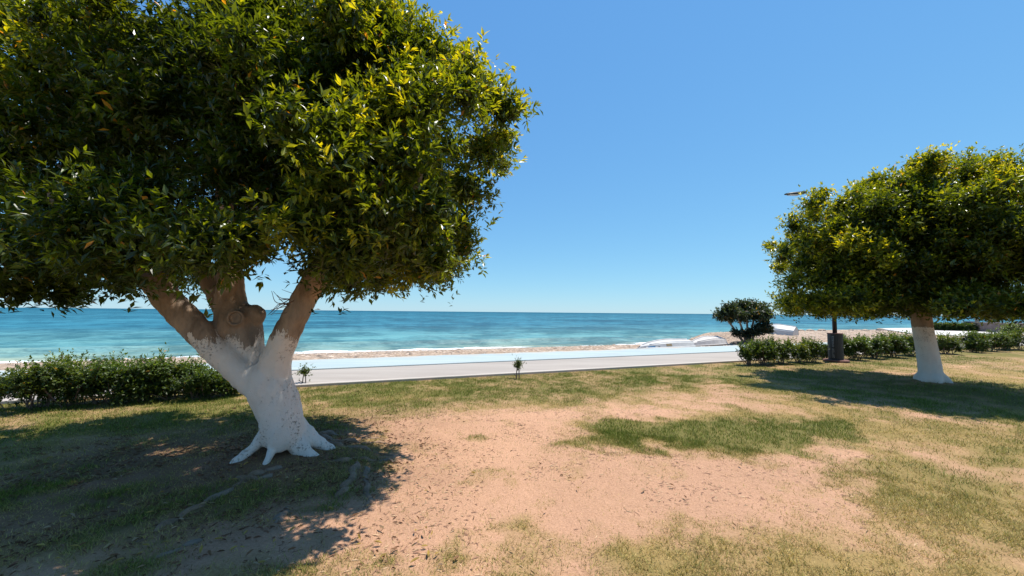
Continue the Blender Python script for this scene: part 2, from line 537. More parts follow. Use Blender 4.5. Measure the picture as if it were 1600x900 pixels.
def lawn_masks(x, y):
    """cover of grass 0..1, greenness 0..1"""
    wx = x + (fbm(x * 1.3, y * 1.3, 3) - .5) * .9 + (fbm(x * 6, y * 6, 31) - .5) * .25
    wy = y + (fbm(x * 1.3, y * 1.3, 5) - .5) * .9 + (fbm(x * 6, y * 6, 33) - .5) * .25
    soil = sstep(.35, -.30, poly_sdf(wx, wy, SOIL) + .7 * (fbm(x * 5, y * 5, 37) - .5))
    soil = np.maximum(soil, .6 * sstep(.2, -.2, poly_sdf(wx, wy, SOIL2)))
    green = sstep(.30, -.30, poly_sdf(wx, wy, GREEN) + .9 * (fbm(x * 4, y * 4, 35) - .5))
    dry = sstep(.4, -.3, poly_sdf(wx, wy, DRYF))
    patch = fbm(x * .55, y * .55, 11)
    patch2 = fbm(x * 2.1, y * 2.1, 13)
    cover = .52 + 1.3 * (patch - .5) + 1.5 * (patch2 - .5)
    cover = np.clip(cover + .2, .12, 1)
    cover = cover * (1 - .96 * soil)
    cover = np.where(soil > .4, np.maximum(cover, .35 * sstep(.60, .72, patch2) * dry + .12 * sstep(.56, .7, fbm(x * 3, y * 3, 91))), cover)
    cover = np.maximum(cover, green)
    u, v = xy2uv(x, y)
    strip = sstep(5.4, 7.0, v + .5 * (patch - .5)) * sstep(10.4, 8.8, v)
    cover = np.maximum(cover, strip * (.55 + .6 * (patch2 - .2)))
    grn = .40 + 1.5 * (fbm(x * .8, y * .8, 21) - .5) + .8 * (fbm(x * 3.2, y * 3.2, 23) - .5)
    grn = np.maximum(grn, green * (.90 + .5 * (patch2 - .5)))
    grn = np.maximum(grn, strip * (.80 + .9 * (patch2 - .5)))
    # shade tone under the big crown put into turf colour: browner, green patches
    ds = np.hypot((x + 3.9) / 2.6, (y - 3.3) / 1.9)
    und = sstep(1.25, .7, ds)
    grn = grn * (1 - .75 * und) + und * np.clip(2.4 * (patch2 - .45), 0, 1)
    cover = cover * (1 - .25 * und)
    nearf = sstep(4.6, 3.2, y) * sstep(-1.2, -.2, x)
    grn = grn * (1 - .65 * nearf)
    rt_shade = sstep(3.2, 1.8, np.hypot(x - 9.0, y - 8.7) + 1.6 * (patch - .5))  # greener, denser grass painted in to darken the right tree's shade
    grn = np.clip(grn + .45 * rt_shade, 0, 1); cover = np.maximum(cover, rt_shade * (.55 + .8 * (patch2 - .4)))
    # trampled around trunks
    dt = np.hypot(x - BIG[0], y - BIG[1])
    cover *= 1 - .75 * sstep(1.1, .5, dt)
    dt2 = np.hypot(x - RT[0], y - RT[1])
    cover *= 1 - .6 * sstep(.7, .3, dt2)
    return np.clip(cover, 0, 1), np.clip(grn, 0, 1), soil


def lawn_z(x, y):
    z = .045 * (fbm(x * .5, y * .5, 41) - .5) + .05 * (fbm(x * 2.2, y * 2.2, 43) - .5) + .018 * (fbm(x * 11, y * 11, 45, 3) - .5)
    d = np.hypot(x - BIG[0], y - BIG[1])
    z = z + .10 * np.exp(-(d / .75) ** 2)
    d2 = np.hypot(x - RT[0], y - RT[1])
    z = z + .08 * np.exp(-(d2 / .8) ** 2)
    u, v = xy2uv(x, y)
    return z * sstep(9.3, 8.6, v)


def lz(x, y):
    return float(lawn_z(np.array([x]), np.array([y]))[0])


SOIL_C = np.array([.485, .280, .176]); STRAW_C = np.array([.36, .255, .09]); GREEN_C = np.array([.10, .125, .018])


def build_lawn():
    s = np.linspace(-math.asinh(70 / 5.), math.asinh(100 / 5.), 760)
    U = 5. * np.sinh(s)
    V = np.concatenate([-np.geomspace(30, 1.2, 40), np.linspace(-1, 9.22, 330)])
    uu, vv = np.meshgrid(U, V)
    x, y = uv2xy(uu, vv)
    z = lawn_z(x, y)
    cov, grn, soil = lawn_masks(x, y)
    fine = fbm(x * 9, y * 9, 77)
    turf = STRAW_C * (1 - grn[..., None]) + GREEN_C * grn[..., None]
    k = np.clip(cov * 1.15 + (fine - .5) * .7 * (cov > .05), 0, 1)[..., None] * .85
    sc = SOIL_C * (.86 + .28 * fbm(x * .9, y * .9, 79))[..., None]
    c = sc * (1 - k) + turf * .85 * k  # thatch, darkened for the shade under the blades
    # mouldy ground round the big trunk, painted darker to deepen its shade
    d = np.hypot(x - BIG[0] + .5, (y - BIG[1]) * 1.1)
    mould_shade = sstep(2.6, .8, d + 1.6 * (fbm(x * 1.6, y * 1.6, 81) - .5))[..., None] * .7
    c = c * (1 - mould_shade) + np.array([.13, .078, .045]) * mould_shade
    n, mm = uu.shape
    idx = np.arange(n * mm).reshape(n, mm)
    f = np.stack([idx[:-1, :-1], idx[:-1, 1:], idx[1:, 1:], idx[1:, :-1]], -1).reshape(-1, 4)
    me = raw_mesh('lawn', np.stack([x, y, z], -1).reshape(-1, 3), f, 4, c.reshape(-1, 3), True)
    link('lawn', me, M['lawn'], kind='structure', label='patchy lawn of green and dry grass with bare pinkish soil')


build_lawn()


# ------------------------------------------------------------------ paved strips
def strip(name, v0, v1, z0, z1, mat, label, bow=None, u0=-90, u1=140, n=60):
    us = np.linspace(u0, u1, n)
    vs = []
    for u in us:
        for (v, z) in ((v0, z0), (v0, z1 - .012), (v0 + .012, z1), (v1 - .012, z1), (v1, z1 - .012), (v1, z0)):
            x, y = uv2xy(u, v)
            vs.append((x, y, z))
    fs = []
    for i in range(n - 1):
        for j in range(5):
            a = i * 6 + j
            fs.append((a, a + 6, a + 7, a + 1))
    return link(name, pymesh(name, vs, fs), mat, kind='structure', label=label)


strip('kerb', 9.14, 9.27, -.2, .060, M['kerb'], 'low grey kerb between the lawn and the walkway')
strip('walkway', 9.274, 11.30, -.2, .052, M['walk'], 'grey concrete walkway beside the lawn')
strip('cycle_path', 11.304, 13.40, -.2, .082, M['cycle'], 'pale blue coated cycle path beside the beach')


# ------------------------------------------------------------------ beach
def vshore(u):
    return 23.9 + .9 * (fbm(u * .05 + 5, u * 0 + 2., 51) - .5) * 2 + 1.6 * sstep(24, 34, u)


def beach_z(u, v):
    vs = vshore(u)
    s = (v - 13.4) / (vs - 13.4)
    low = .0 - .04 * sstep(0, .1, s) - .76 * np.clip(s, 0, 4) ** 1.25
    high = .10 + .10 * (fbm(u * .3, v * .3, 53) - .5) - .9 * sstep(.86, 1.0, s) - .8 * np.clip(s - 1, 0, 4)
    head = sstep(23.0, 27, u + .2 * (v - 20))
    z = low * (1 - head) + high * head
    # rock mound under the shore tree
    z = z + .22 * np.exp(-(((u - 26.2) / 2.2) ** 2 + ((v - 19.9) / 1.4) ** 2))
    return z + .05 * (fbm(u * 1.2, v * 1.2, 55) - .5) * sstep(13.4, 14.2, v)


def build_beach():
    U = np.concatenate([np.linspace(-90, -20, 120), np.linspace(-19.6, 70, 420), np.linspace(71, 140, 70)])
    V = np.concatenate([np.linspace(13.0, 26, 110), np.linspace(26.5, 45, 12)])
    uu, vv = np.meshgrid(U, V)
    x, y = uv2xy(uu, vv)
    z = beach_z(uu, vv)
    n, mm = uu.shape
    idx = np.arange(n * mm).reshape(n, mm)
    f = np.stack([idx[:-1, :-1], idx[:-1, 1:], idx[1:, 1:], idx[1:, :-1]], -1).reshape(-1, 4)
    link('beach', raw_mesh('beach', np.stack([x, y, z], -1).reshape(-1, 3), f, 4, None, True), M['beach'], kind='structure',
         label='narrow tan shingle beach along the water')


build_beach()


def bz(x, y):
    u, v = xy2uv(x, y)
    return float(beach_z(np.array([u]), np.array([v]))[0])


# pebbles and cobbles, uncountable
def build_pebbles():
    n = 9000
    u = rng.uniform(-22, 60, n); v = rng.uniform(13.6, 22.8, n)
    z = beach_z(u, v); x, y = uv2xy(u, v)
    s = rng.uniform(.02, .06, n) * (1 + 1.2 * (rng.random(n) > .93))
    octa = np.array([(1, 0, 0), (-1, 0, 0), (0, 1, 0), (0, -1, 0), (0, 0, 1), (0, 0, -1)], float)
    of = np.array([(0, 2, 4), (2, 1, 4), (1, 3, 4), (3, 0, 4)])
    jit = rng.uniform(.6, 1.3, (n, 6, 1))
    V = octa[None] * jit * s[:, None, None] * np.array([1.3, 1, .55])
    V += np.stack([x, y, z + s * .15], -1)[:, None]
    F = of[None] + (np.arange(n) * 6)[:, None, None]
    c = np.repeat((np.array([.40, .31, .24]) * rng.uniform(.5, 1.5, (n, 1)))[:, None], 6, 1).reshape(-1, 3)
    link('pebbles', raw_mesh('pebbles', V.reshape(-1, 3), F.reshape(-1, 3), 3, c, True), M['litter'], kind='stuff',
         label='loose pebbles scattered over the beach')


build_pebbles()


# ------------------------------------------------------------------ sea
def build_sea():
    V = np.concatenate([np.linspace(19, 40, 150), 19 + np.geomspace(21.2, 24000, 300)])
    a = np.linspace(-1, 1, 420)
    uu = np.zeros((len(V), len(a))); vv = np.zeros_like(uu)
    for i, v in enumerate(V):
        uu[i] = np.where(a < 0, a * (2.2 * v + 30), a * (1.6 * v + 3.2 * v * a * a + 40))
        vv[i] = v
    x, y = uv2xy(uu, vv)
    amp = sstep(23, 31, vv) * np.exp(-vv / 400.)
    z = -.8 + amp * .16 * (fbm(uu * .10, vv * .45, 61) - .5) + amp * .07 * (fbm(uu * .5, vv * 1.4, 63, 3) - .5)
    # low swell about to break near the shore
    c = 28.4 + 1.2 * (fbm(uu * .06, uu * 0, 65) - .5)
    ridge = np.exp(-((vv - c) / np.where(vv > c, 1.5, .7)) ** 2)
    z = z + .26 * ridge * sstep(.38, .55, fbm(uu * .05 + 3, uu * 0 + 7, 67) + .12)
    z = z + .10 * np.exp(-((vv - 25.1) / .6) ** 2) * fbm(uu * .4, uu * 0, 69)
    n, mm = uu.shape
    idx = np.arange(n * mm).reshape(n, mm)
    f = np.stack([idx[:-1, :-1], idx[:-1, 1:], idx[1:, 1:], idx[1:, :-1]], -1).reshape(-1, 4)
    link('sea', raw_mesh('sea', np.stack([x, y, z], -1).reshape(-1, 3), f, 4, None, True), M['sea'], kind='structure',
         label='turquoise sea reaching to the horizon')


build_sea()

# white promenade paving on the headland
pl = [ground(1372, 513.2, .14), ground(1470, 512.2, .14), ground(1640, 521.5, .14), ground(1640, 530, .14), ground(1432, 522.3, .14), ground(1395, 516.5, .14)]
n = len(pl)
vs = [(x, y, .16) for x, y in pl] + [(x, y, -.5) for x, y in pl]
fs = [tuple(range(n))[::-1]] + [(i, (i + 1) % n, n + (i + 1) % n, n + i) for i in range(n)]
me = pymesh('promenade', vs, fs)
bm = bmesh.new(); bm.from_mesh(me); bmesh.ops.recalc_face_normals(bm, faces=bm.faces[:]); bm.to_mesh(me); bm.free()
link('promenade', me, M['plaza'], kind='structure', label='white concrete promenade on the headland')

# ------------------------------------------------------------------ foliage machinery
LEAF_T = np.array([(0, 0, 0), (.30, .44, .05), (.30, -.44, .05), (.68, .36, .03), (.68, -.36, .03), (1, 0, -.10), (.5, 0, -.015)], float)
LEAF_F = np.array([(0, 6, 1), (1, 6, 3), (3, 6, 5), (0, 2, 6), (2, 4, 6), (4, 5, 6)])
MID_T = np.array([(0, 0, 0), (.42, .5, .06), (.42, -.5, .06), (1, 0, -.09), (.45, 0, -.015)], float)
MID_F = np.array([(0, 4, 1), (1, 4, 3), (0, 2, 4), (2, 3, 4)])
DIA_T = np.array([(0, 0, 0), (.45, .5, .06), (.45, -.5, .06), (1, 0, -.06)], float)
DIA_F = np.array([(0, 3, 1), (0, 2, 3)])


def norm(a):
    return a / (np.linalg.norm(a, axis=-1, keepdims=True) + 1e-9)


def leaf_frames(d, up):
    d = norm(d); s = norm(np.cross(d, up)); n = np.cross(s, d)
    return d, s, n


def leaves_mesh(name, base, d, up, L, W, colr, full=True):
    T, F = (MID_T, MID_F) if full else (DIA_T, DIA_F)
    d, s, n = leaf_frames(d, up)
    V = (base[:, None] + d[:, None] * T[None, :, 0:1] * L[:, None, None] + s[:, None] * T[None, :, 1:2] * W[:, None, None]
         + n[:, None] * T[None, :, 2:3] * L[:, None, None])
    k = len(T)
    FF = F[None] + (np.arange(len(base)) * k)[:, None, None]
    C = np.repeat(colr[:, None], k, 1)
    return raw_mesh(name, V.reshape(-1, 3), FF.reshape(-1, 3), 3, C.reshape(-1, 3), False)


def rand_dir(n, rg):
    v = rg.normal(size=(n, 3))
    return norm(v)


def crown_leaves(lobes, ntwig, per, Lr, rg, zmin, spread=.24, depth=.45, pal=None, warm=None, flat=.0, asp=.36, squash=.85):
    """lobes: rows (x,y,z,r). Returns leaf arrays; twigs end at the lobes' surface, leaves sit in whorls along each twig."""
    lob = np.asarray([tuple(q) if len(q) == 5 else (*q, 1.0) for q in lobes], float)
    w = lob[:, 3] ** 2; w /= w.sum()
    li = rg.choice(len(lob), ntwig * 3, p=w)
    nrm = rand_dir(len(li), rg)
    dep = np.minimum(rg.exponential(depth * .42, len(li)), depth * 1.6)
    rr = np.maximum(lob[li, 3] + .05 * rg.normal(size=len(li)) - dep, .05)
    tip = lob[li, :3] + nrm * rr[:, None] * np.array([1, 1, squash])
    # drop twigs buried deep in other lobes
    dmin = np.full(len(li), 1e9)
    for q in lob:
        dd = q[3] - np.linalg.norm((tip - q[:3]) / np.array([1, 1, squash]), axis=1)
        dmin = np.minimum(dmin, -dd)
    keep = (dmin > -depth) | (rg.random(len(li)) < .06)
    zz = zmin + .10 * (fbm(tip[:, 0] * 1.7, tip[:, 1] * 1.7, 5) - .5) * 2 + .10 * rg.random(len(li))
    keep &= tip[:, 2] > zz
    tip = tip[keep][:ntwig]; nrm = nrm[keep][:ntwig]; li = li[keep][:ntwig]; dm = -dmin[keep][:ntwig]
    nt_ = len(tip)
    td = norm(nrm * .9 + .5 * rg.normal(size=(nt_, 3)) + np.array([0, 0, .55]))
    # a few long sprays break the outline
    ext = np.where(rg.random(nt_) < .10, rg.uniform(.04, .20, nt_), 0)
    tip = tip + td * ext[:, None]
    t = rg.random((nt_, per)) ** .8
    t[:, : max(1, per // 3)] = rg.uniform(.0, .15, (nt_, max(1, per // 3)))
    base = tip[:, None] - td[:, None] * (t * spread)[..., None]
    rad = norm(rg.normal(size=(nt_, per, 3)))
    rad = norm(rad - td[:, None] * (rad * td[:, None]).sum(-1, keepdims=True))
    ang = rg.uniform(.45, 1.25, (nt_, per)) * (.55 + .6 * np.clip(t * 2, 0, 1))
    d = td[:, None] * np.cos(ang)[..., None] + rad * np.sin(ang)[..., None] + np.array([0, 0, -.12])
    up = norm(td[:, None] * .35 + np.array([0, 0, 1.0]) + .45 * rg.normal(size=(nt_, per, 3)))
    L = rg.uniform(*Lr, (nt_, per)) * (.75 + .3 * np.clip(t * 3, 0, 1))
    W = L * rg.uniform(asp * .85, asp * 1.15, (nt_, per))
    # colour: dark mature leaves, yellow-green young ones towards the twig end, plus painted sun and shade by lobe
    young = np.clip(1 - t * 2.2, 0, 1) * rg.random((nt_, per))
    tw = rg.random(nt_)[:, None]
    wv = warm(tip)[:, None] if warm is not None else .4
    wv = wv * sstep(.32, .0, dm)[:, None] * lob[li, 4][:, None]  # deep leaves and inner lobes coloured darker, as in shade
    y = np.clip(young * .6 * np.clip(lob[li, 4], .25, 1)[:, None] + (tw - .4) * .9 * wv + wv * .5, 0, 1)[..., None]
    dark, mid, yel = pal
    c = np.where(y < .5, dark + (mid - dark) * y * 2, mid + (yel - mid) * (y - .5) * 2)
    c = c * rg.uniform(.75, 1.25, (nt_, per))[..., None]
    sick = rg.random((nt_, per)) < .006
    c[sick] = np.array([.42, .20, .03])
    f = lambda a: a.reshape(-1, *a.shape[2:])
    return f(base), f(d), f(up), f(L), f(W), f(c), tip, td


def fib_dirs(n):
    i = np.arange(n) + .5
    ph = np.arccos(1 - 2 * i / n); th = math.pi * (1 + 5 ** .5) * i
    return np.stack([np.cos(th) * np.sin(ph), np.sin(th) * np.sin(ph), np.cos(ph)], -1)


def remeshed(name, vf_list, voxel, smooth_it=3):
    V, F = merge(vf_list)
    me = pymesh(name + '_raw', V, F)
    bm = bmesh.new(); bm.from_mesh(me); bmesh.ops.recalc_face_normals(bm, faces=bm.faces[:]); bm.to_mesh(me); bm.free()
    o = bpy.data.objects.new(name + '_raw', me); col.objects.link(o)
    r = o.modifiers.new('r', 'REMESH'); r.mode = 'VOXEL'; r.voxel_size = voxel; r.use_smooth_shade = True
    s = o.modifiers.new('s', 'SMOOTH'); s.iterations = smooth_it; s.factor = .6
    dg = bpy.context.evaluated_depsgraph_get()
    out = bpy.data.meshes.new_from_object(o.evaluated_get(dg))
    bpy.data.objects.remove(o); bpy.data.meshes.remove(me)
    out.name = name
    return out


PAL = (np.array([.030, .052, .010]), np.array([.130, .172, .015]), np.array([.37, .355, .020]))

# ------------------------------------------------------------------ the big tree
def big_tree():
    root = empty('ficus_tree', (BIG[0], BIG[1], lz(*BIG)), 'large spreading tree with whitewashed forked trunk and dense crown on the left', 'tree')
    Y = 4.22

    def chain(pts, n=6):
        """pts: (px, py, depth, radius)"""
        P = np.array([[*at(x, y, d), r] for x, y, d, r in pts])
        C = curve_pts(P, n)
        return tube(C[:, :3], np.maximum(C[:, 3], .01), 16, True)
    parts = [
        chain([(444, 700, Y, .14), (443, 684, Y, .195), (440, 655, Y, .210), (430, 622, Y, .222), (420, 598, Y, .215), (412, 580, Y, .17), (408, 568, Y, .09)]),
        # right limb
        chain([(430, 622, Y, .18), (428, 585, Y, .168), (437, 545, Y - .02, .150), (455, 508, Y - .03, .140), (474, 470, Y - .05, .135), (500, 425, Y - .05, .13), (540, 350, Y - .1, .1), (570, 270, Y - .15, .06)]),
        # left limb
        chain([(424, 612, Y, .165), (380, 584, Y - .02, .146), (338, 546, Y - .06, .136), (298, 505, Y - .12, .138), (253, 455, Y - .18, .132), (208, 400, Y - .25, .125), (150, 310, Y - .4, .08)]),
        # middle stump with its limbs
        chain([(405, 600, Y + .08, .17), (392, 560, Y + .12, .16), (382, 525, Y + .14, .185), (372, 500, Y + .14, .225), (362, 480, Y + .14, .17), (361, 445, Y + .16, .128), (358, 410, Y + .18, .12), (350, 320, Y + .2, .09), (350, 230, Y + .2, .05)]),
        chain([(366, 505, Y + .2, .11), (347, 482, Y + .28, .095), (331, 450, Y + .32, .09), (316, 412, Y + .36, .085), (280, 320, Y + .5, .05)]),
        # burl to the right of the stump
        chain([(385, 505, Y + .14, .13), (398, 490, Y + .12, .115), (404, 484, Y + .1, .07)], 4),
        # cut branch knob facing the viewer
        chain([(374, 502, Y + .1, .115), (369, 498, Y - .04, .088), (368, 497, Y - .09, .075)], 4),
    ]
    # buttress toes
    def toe(p):
        P = np.array(p, float); C = curve_pts(P, 6)
        return tube(C[:, :3], np.maximum(C[:, 3], .01), 12, True)
    bx, by = BIG
    parts += [
        toe([(bx - .03, by - .04, .33, .12), (bx - .11, by - .15, .20, .060), (bx - .17, by - .25, .12, .050), (bx - .21, by - .33, .06, .056), (bx - .235, by - .40, .0, .05), (bx - .26, by - .5, -.09, .03)]),
        toe([(bx + .03, by - .06, .31, .10), (bx + .07, by - .19, .19, .055), (bx + .085, by - .28, .11, .042), (bx + .095, by - .36, .05, .035), (bx + .10, by - .44, -.02, .028), (bx + .105, by - .52, -.09, .02)]),
        toe([(bx + .08, by - .02, .34, .15), (bx + .19, by - .05, .21, .115), (bx + .29, by - .07, .12, .09), (bx + .40, by - .08, .05, .065), (bx + .62, by - .10, -.07, .04)]),
        toe([(bx + .08, by + .06, .36, .14), (bx + .28, by + .10, .18, .10), (bx + .45, by + .12, .08, .06), (bx + .7, by + .16, -.06, .04)]),
        toe([(bx - .06, by + .04, .30, .14), (bx - .22, by + .12, .12, .08), (bx - .38, by + .2, -.02, .05), (bx - .5, by + .25, -.1, .03)]),
        toe([(bx, by + .1, .36, .14), (bx + .02, by + .3, .14, .09), (bx + .05, by + .5, -.02, .06), (bx + .06, by + .6, -.1, .04)]),
    ]
    me = remeshed('trunk', parts, .019, 4)
    co = np.empty(len(me.vertices) * 3); me.vertices.foreach_get('co', co); co = co.reshape(-1, 3)
    nr = np.empty(len(co) * 3); me.vertices.foreach_get('normal', nr); nr = nr.reshape(-1, 3)
    d = (fbm(co[:, 0] * 7 + co[:, 1] * 3, co[:, 2] * 3, 101) - .5) * .045 + (fbm(co[:, 0] * 22 + co[:, 1] * 9, co[:, 2] * 9, 103) - .5) * .020
    co = co + nr * d[:, None]
    me.vertices.foreach_set('co', co.ravel()); me.update()
    link('trunk', me, M['bark_big'], root, label='whitewashed forked trunk with bare brown limbs above')
    # rim of the sawn branch
    c = at(368, 497, Y - .10); ax = norm(at(368, 497, Y - .10) - at(373, 501, Y + .1))
    s = norm(np.cross(ax, (0, 0, 1))); t = np.cross(s, ax)
    ring = [c + (math.cos(a) * s + math.sin(a) * t * 1.08) * .068 for a in np.linspace(0, 2 * math.pi, 25)]
    v, f = tube(ring, .011, 8, False)
    me = pymesh('sawn_branch_rim', v, f, True)
    link('sawn_branch_rim', me, M['bark'], root)
    # surface roots
    rp = [
        [(500, 682, .05), (540, 681, .035), (580, 683, .022), (615, 682, .012)],
        [(500, 690, .045), (545, 692, .035), (590, 691, .025), (640, 694, .010)],
        [(495, 694, .05), (530, 700, .04), (575, 702, .028), (625, 712, .012)],
        [(505, 726, .03), (545, 718, .04), (580, 715, .035), (625, 718, .012)],
        [(560, 715, .03), (552, 735, .045), (540, 760, .05), (528, 775, .02)],
        [(572, 722, .02), (572, 748, .035), (576, 775, .03), (580, 792, .012)],
        [(440, 735, .02), (410, 742, .035), (385, 750, .04), (362, 752, .015)],
        [(420, 748, .02), (395, 752, .02), (372, 750, .012)],
        [(385, 752, .02), (345, 772, .035), (300, 795, .03), (255, 820, .03), (210, 850, .01)],
        [(450, 786, .02), (440, 800, .03), (430, 812, .02)],
        [(330, 830, .012), (290, 850, .02), (240, 872, .012)],
    ]
    for k, pts in enumerate(rp):
        P = []
        for i, (x, y, r) in enumerate(pts):
            gx, gy = ground(x, y, .02)
            last = i == len(pts) - 1
            P.append((gx, gy, lz(gx, gy) + (-.02 if last else r * .15), r))
        C = curve_pts(P, 8)
        C[:, 2] = [lz(q[0], q[1]) - q[3] * .38 + .012 * math.sin(i * .8 + k) - (.03 if i > len(C) - 3 else 0) for i, q in enumerate(C)]
        C[:, 0] += .02 * np.sin(np.arange(len(C)) * .9 + k); C[:, 1] += .02 * np.sin(np.arange(len(C)) * .7 + 2 * k)
        v, f = tube(C[:, :3], np.maximum(C[:, 3], .008) * (1 + .12 * np.sin(np.arange(len(C)) * .6 + k)), 10, True, .25, k)
        link('root', pymesh('root', v, f, True), M['root'], root)

    # crown: lobes on a flattened dome
    rg = np.random.default_rng(21)
    C0 = np.array([-2.62, 4.30, 3.25])
    lobes = []
    RD = np.array([.85, .52])
    def dome(dv, k):
        return C0 + dv * np.array([2.25 if dv[0] > 0 else 2.95, 2.25 if dv[1] > 0 else 1.50, 1.75 if dv[2] > 0 else 1.25]) * k
    for dv in fib_dirs(112):
        if dv[2] < -.62: continue
        if dv[2] > -.35 and rg.random() < .38: continue          # open pockets between the boughs
        r = rg.uniform(.30, .50)
        rt = dv[:2].dot(RD)
        p = dome(dv, rg.uniform(.78, .98) * (.80 if rt > .4 and dv[2] < -.15 else 1))
        p[2] = max(p[2], 1.72 + r * .55)
        lobes.append((*p, r, .35))
    for dv in fib_dirs(58):                                        # boughs that stand out and catch the sun, leaves tinted sunlit too
        if dv[2] < -.25 or rg.random() < .25: continue
        rt = dv[:2].dot(RD)
        if rt > .4 and dv[2] < .1: continue
        q0 = dome(dv, rg.uniform(1.0, 1.16))
        for j in range(3):
            q = q0 + rg.normal(size=3) * np.array([.20, .20, .10])
            lobes.append((*q, rg.uniform(.20, .34), 1.15))
    for dv in fib_dirs(64):
        if dv[2] < -.55: continue
        lobes.append((*(C0 + dv * np.array([1.6 if dv[0] > 0 else 2.3, 1.6 if dv[1] > 0 else .95, 1.2]) * rg.uniform(.8, 1.1)), rg.uniform(.45, .6), .1))  # dark tint puts the crown's inner shade into the leaves
    for rad, nn_, zz_ in ((1.15, 7, 2.2), (1.75, 12, 2.05), (2.35, 17, 2.06)):
        for k in range(nn_):
            a_ = 2 * math.pi * (k + rg.random() * .6) / nn_
            rt = math.cos(a_) * .85 + math.sin(a_) * .52
            if rad > 2 and rt > .3: continue
            kx = 1.0 if math.cos(a_) > 0 else 1.22
            zz = zz_ + (.22 if rt > .6 and rad > 1.5 else 0)
            lobes.append((BIG[0] - .05 + kx * rad * math.cos(a_), BIG[1] + rad * math.sin(a_) * (1 if math.sin(a_) > 0 else .68), zz + rg.uniform(-.05, .22), rg.uniform(.36, .52), .5))
    # shoulders that draw the outline seen against the sky
    for (x, y, d, r) in [(792, 168, 4.0, .34), (765, 150, 4.1, .33), (735, 140, 4.2, .40), (680, 88, 4.3, .36), (655, 60, 4.1, .36), (600, 50, 3.9, .42),
                         (760, 235, 4.1, .36), (735, 290, 4.0, .40), (720, 350, 4.1, .34), (715, 385, 4.2, .34), (660, 415, 4.2, .36), (590, 430, 4.0, .34),
                         (640, 330, 3.7, .45), (680, 318, 3.05, .33), (640, 235, 3.0, .38), (590, 325, 2.9, .38), (525, 250, 2.8, .40), (685, 395, 3.15, .26), (470, 340, 2.8, .36), (610, 180, 3.5, .5), (540, 430, 3.9, .34), (30, 450, 3.3, .36), (110, 455, 3.5, .34), (190, 435, 3.6, .32), (620, 20, 4.3, .40), (20, 40, 3.7, .5), (70, 90, 3.5, .42), (5, 120, 3.6, .42), (110, 25, 3.8, .45), (0, 0, 4.0, .5)]:
        lobes.append((*at(x, y, d), r))

    # the crown is open above the fork, between the middle and the right limb
    def over_fork(q):
        px = 800 + FOC * q[0] / q[1]; py = 487 - FOC * (q[2] - CAM_H) / q[1]
        return 388 < px < 492 and py > 385
    lobes = [q for q in lobes if not over_fork(q)]

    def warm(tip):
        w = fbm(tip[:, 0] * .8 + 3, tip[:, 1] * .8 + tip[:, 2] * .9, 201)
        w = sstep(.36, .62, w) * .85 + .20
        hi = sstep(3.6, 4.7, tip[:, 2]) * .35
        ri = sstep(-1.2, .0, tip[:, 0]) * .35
        return np.clip(w + hi + ri, 0, 1)  # sunlit top and right side put into the leaf tint
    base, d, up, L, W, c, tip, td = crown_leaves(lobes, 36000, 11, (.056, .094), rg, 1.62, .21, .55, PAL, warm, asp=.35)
    # the 300 leaves nearest to the viewer are parts of their own
    rel = base - np.array([0, 0, CAM_H])
    dist = np.linalg.norm(rel, axis=1)
    inview = (rel[:, 1] > .4) & (rel[:, 0] / rel[:, 1] > -1.30) & (rel[:, 2] / rel[:, 1] < .78)
    order = np.argsort(np.where(inview, dist, 1e9))
    pick = order[np.linspace(0, 2400, 300).astype(int)]
    mask = np.ones(len(base), bool); mask[pick] = False
    far = dist > 4.4
    k1, k2 = mask & ~far, mask & far
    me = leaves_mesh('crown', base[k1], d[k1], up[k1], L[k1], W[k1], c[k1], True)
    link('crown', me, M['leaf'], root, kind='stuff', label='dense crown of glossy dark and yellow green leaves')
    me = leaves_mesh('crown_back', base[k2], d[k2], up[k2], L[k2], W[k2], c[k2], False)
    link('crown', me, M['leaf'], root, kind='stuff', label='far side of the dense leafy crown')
    tmpl = []
    for k, cc in enumerate([PAL[0] * 1.3, PAL[1], PAL[1] * .6 + PAL[2] * .4, PAL[2]]):
        t = raw_mesh('leaf', LEAF_T, LEAF_F, 3); t.materials.append(leaf_material('single_leaf', .34, .42, (2.3, 1.9, .3), fixed=tuple(cc))); tmpl.append((cc, t))
    dd, ss, nn = leaf_frames(d[pick], up[pick])
    for q, i in enumerate(pick):
        k = int(np.argmin([np.linalg.norm(c[i] - t[0]) for t in tmpl]))
        o = bpy.data.objects.new('leaf', tmpl[k][1]); col.objects.link(o)
        mw = Matrix(((dd[q, 0] * L[i], ss[q, 0] * W[i], nn[q, 0] * L[i], base[i, 0]), (dd[q, 1] * L[i], ss[q, 1] * W[i], nn[q, 1] * L[i], base[i, 1]),
                     (dd[q, 2] * L[i], ss[q, 2] * W[i], nn[q, 2] * L[i], base[i, 2]), (0, 0, 0, 1)))
        o.parent = root; o.matrix_parent_inverse = Matrix.Translation(-Vector(root.location)); o.matrix_basis = mw
    # limbs inside the crown, forking out to the lobes
    starts = [at(540, 350, Y - .1), at(200, 375, Y - .28), at(350, 300, Y + .2), at(270, 340, Y + .45), at(505, 415, Y - .05)]
    for k in range(34):
        q = np.array(lobes[int(rg.integers(len(lobes)))][:3])
        s0 = min(starts, key=lambda s: np.linalg.norm(q - s))
        q = s0 + (q - s0) * .66
        mid = (s0 + q) / 2 + rg.normal(size=3) * .18
        C = curve_pts([s0, mid, q], 6)
        v, f = tube(C, np.linspace(.055, .012, len(C)), 7, True)
        link('branch', pymesh('branch', v, f, True), M['bark'], root)
    # dead bare twigs hanging in the crown and by the right limb
    tw = []
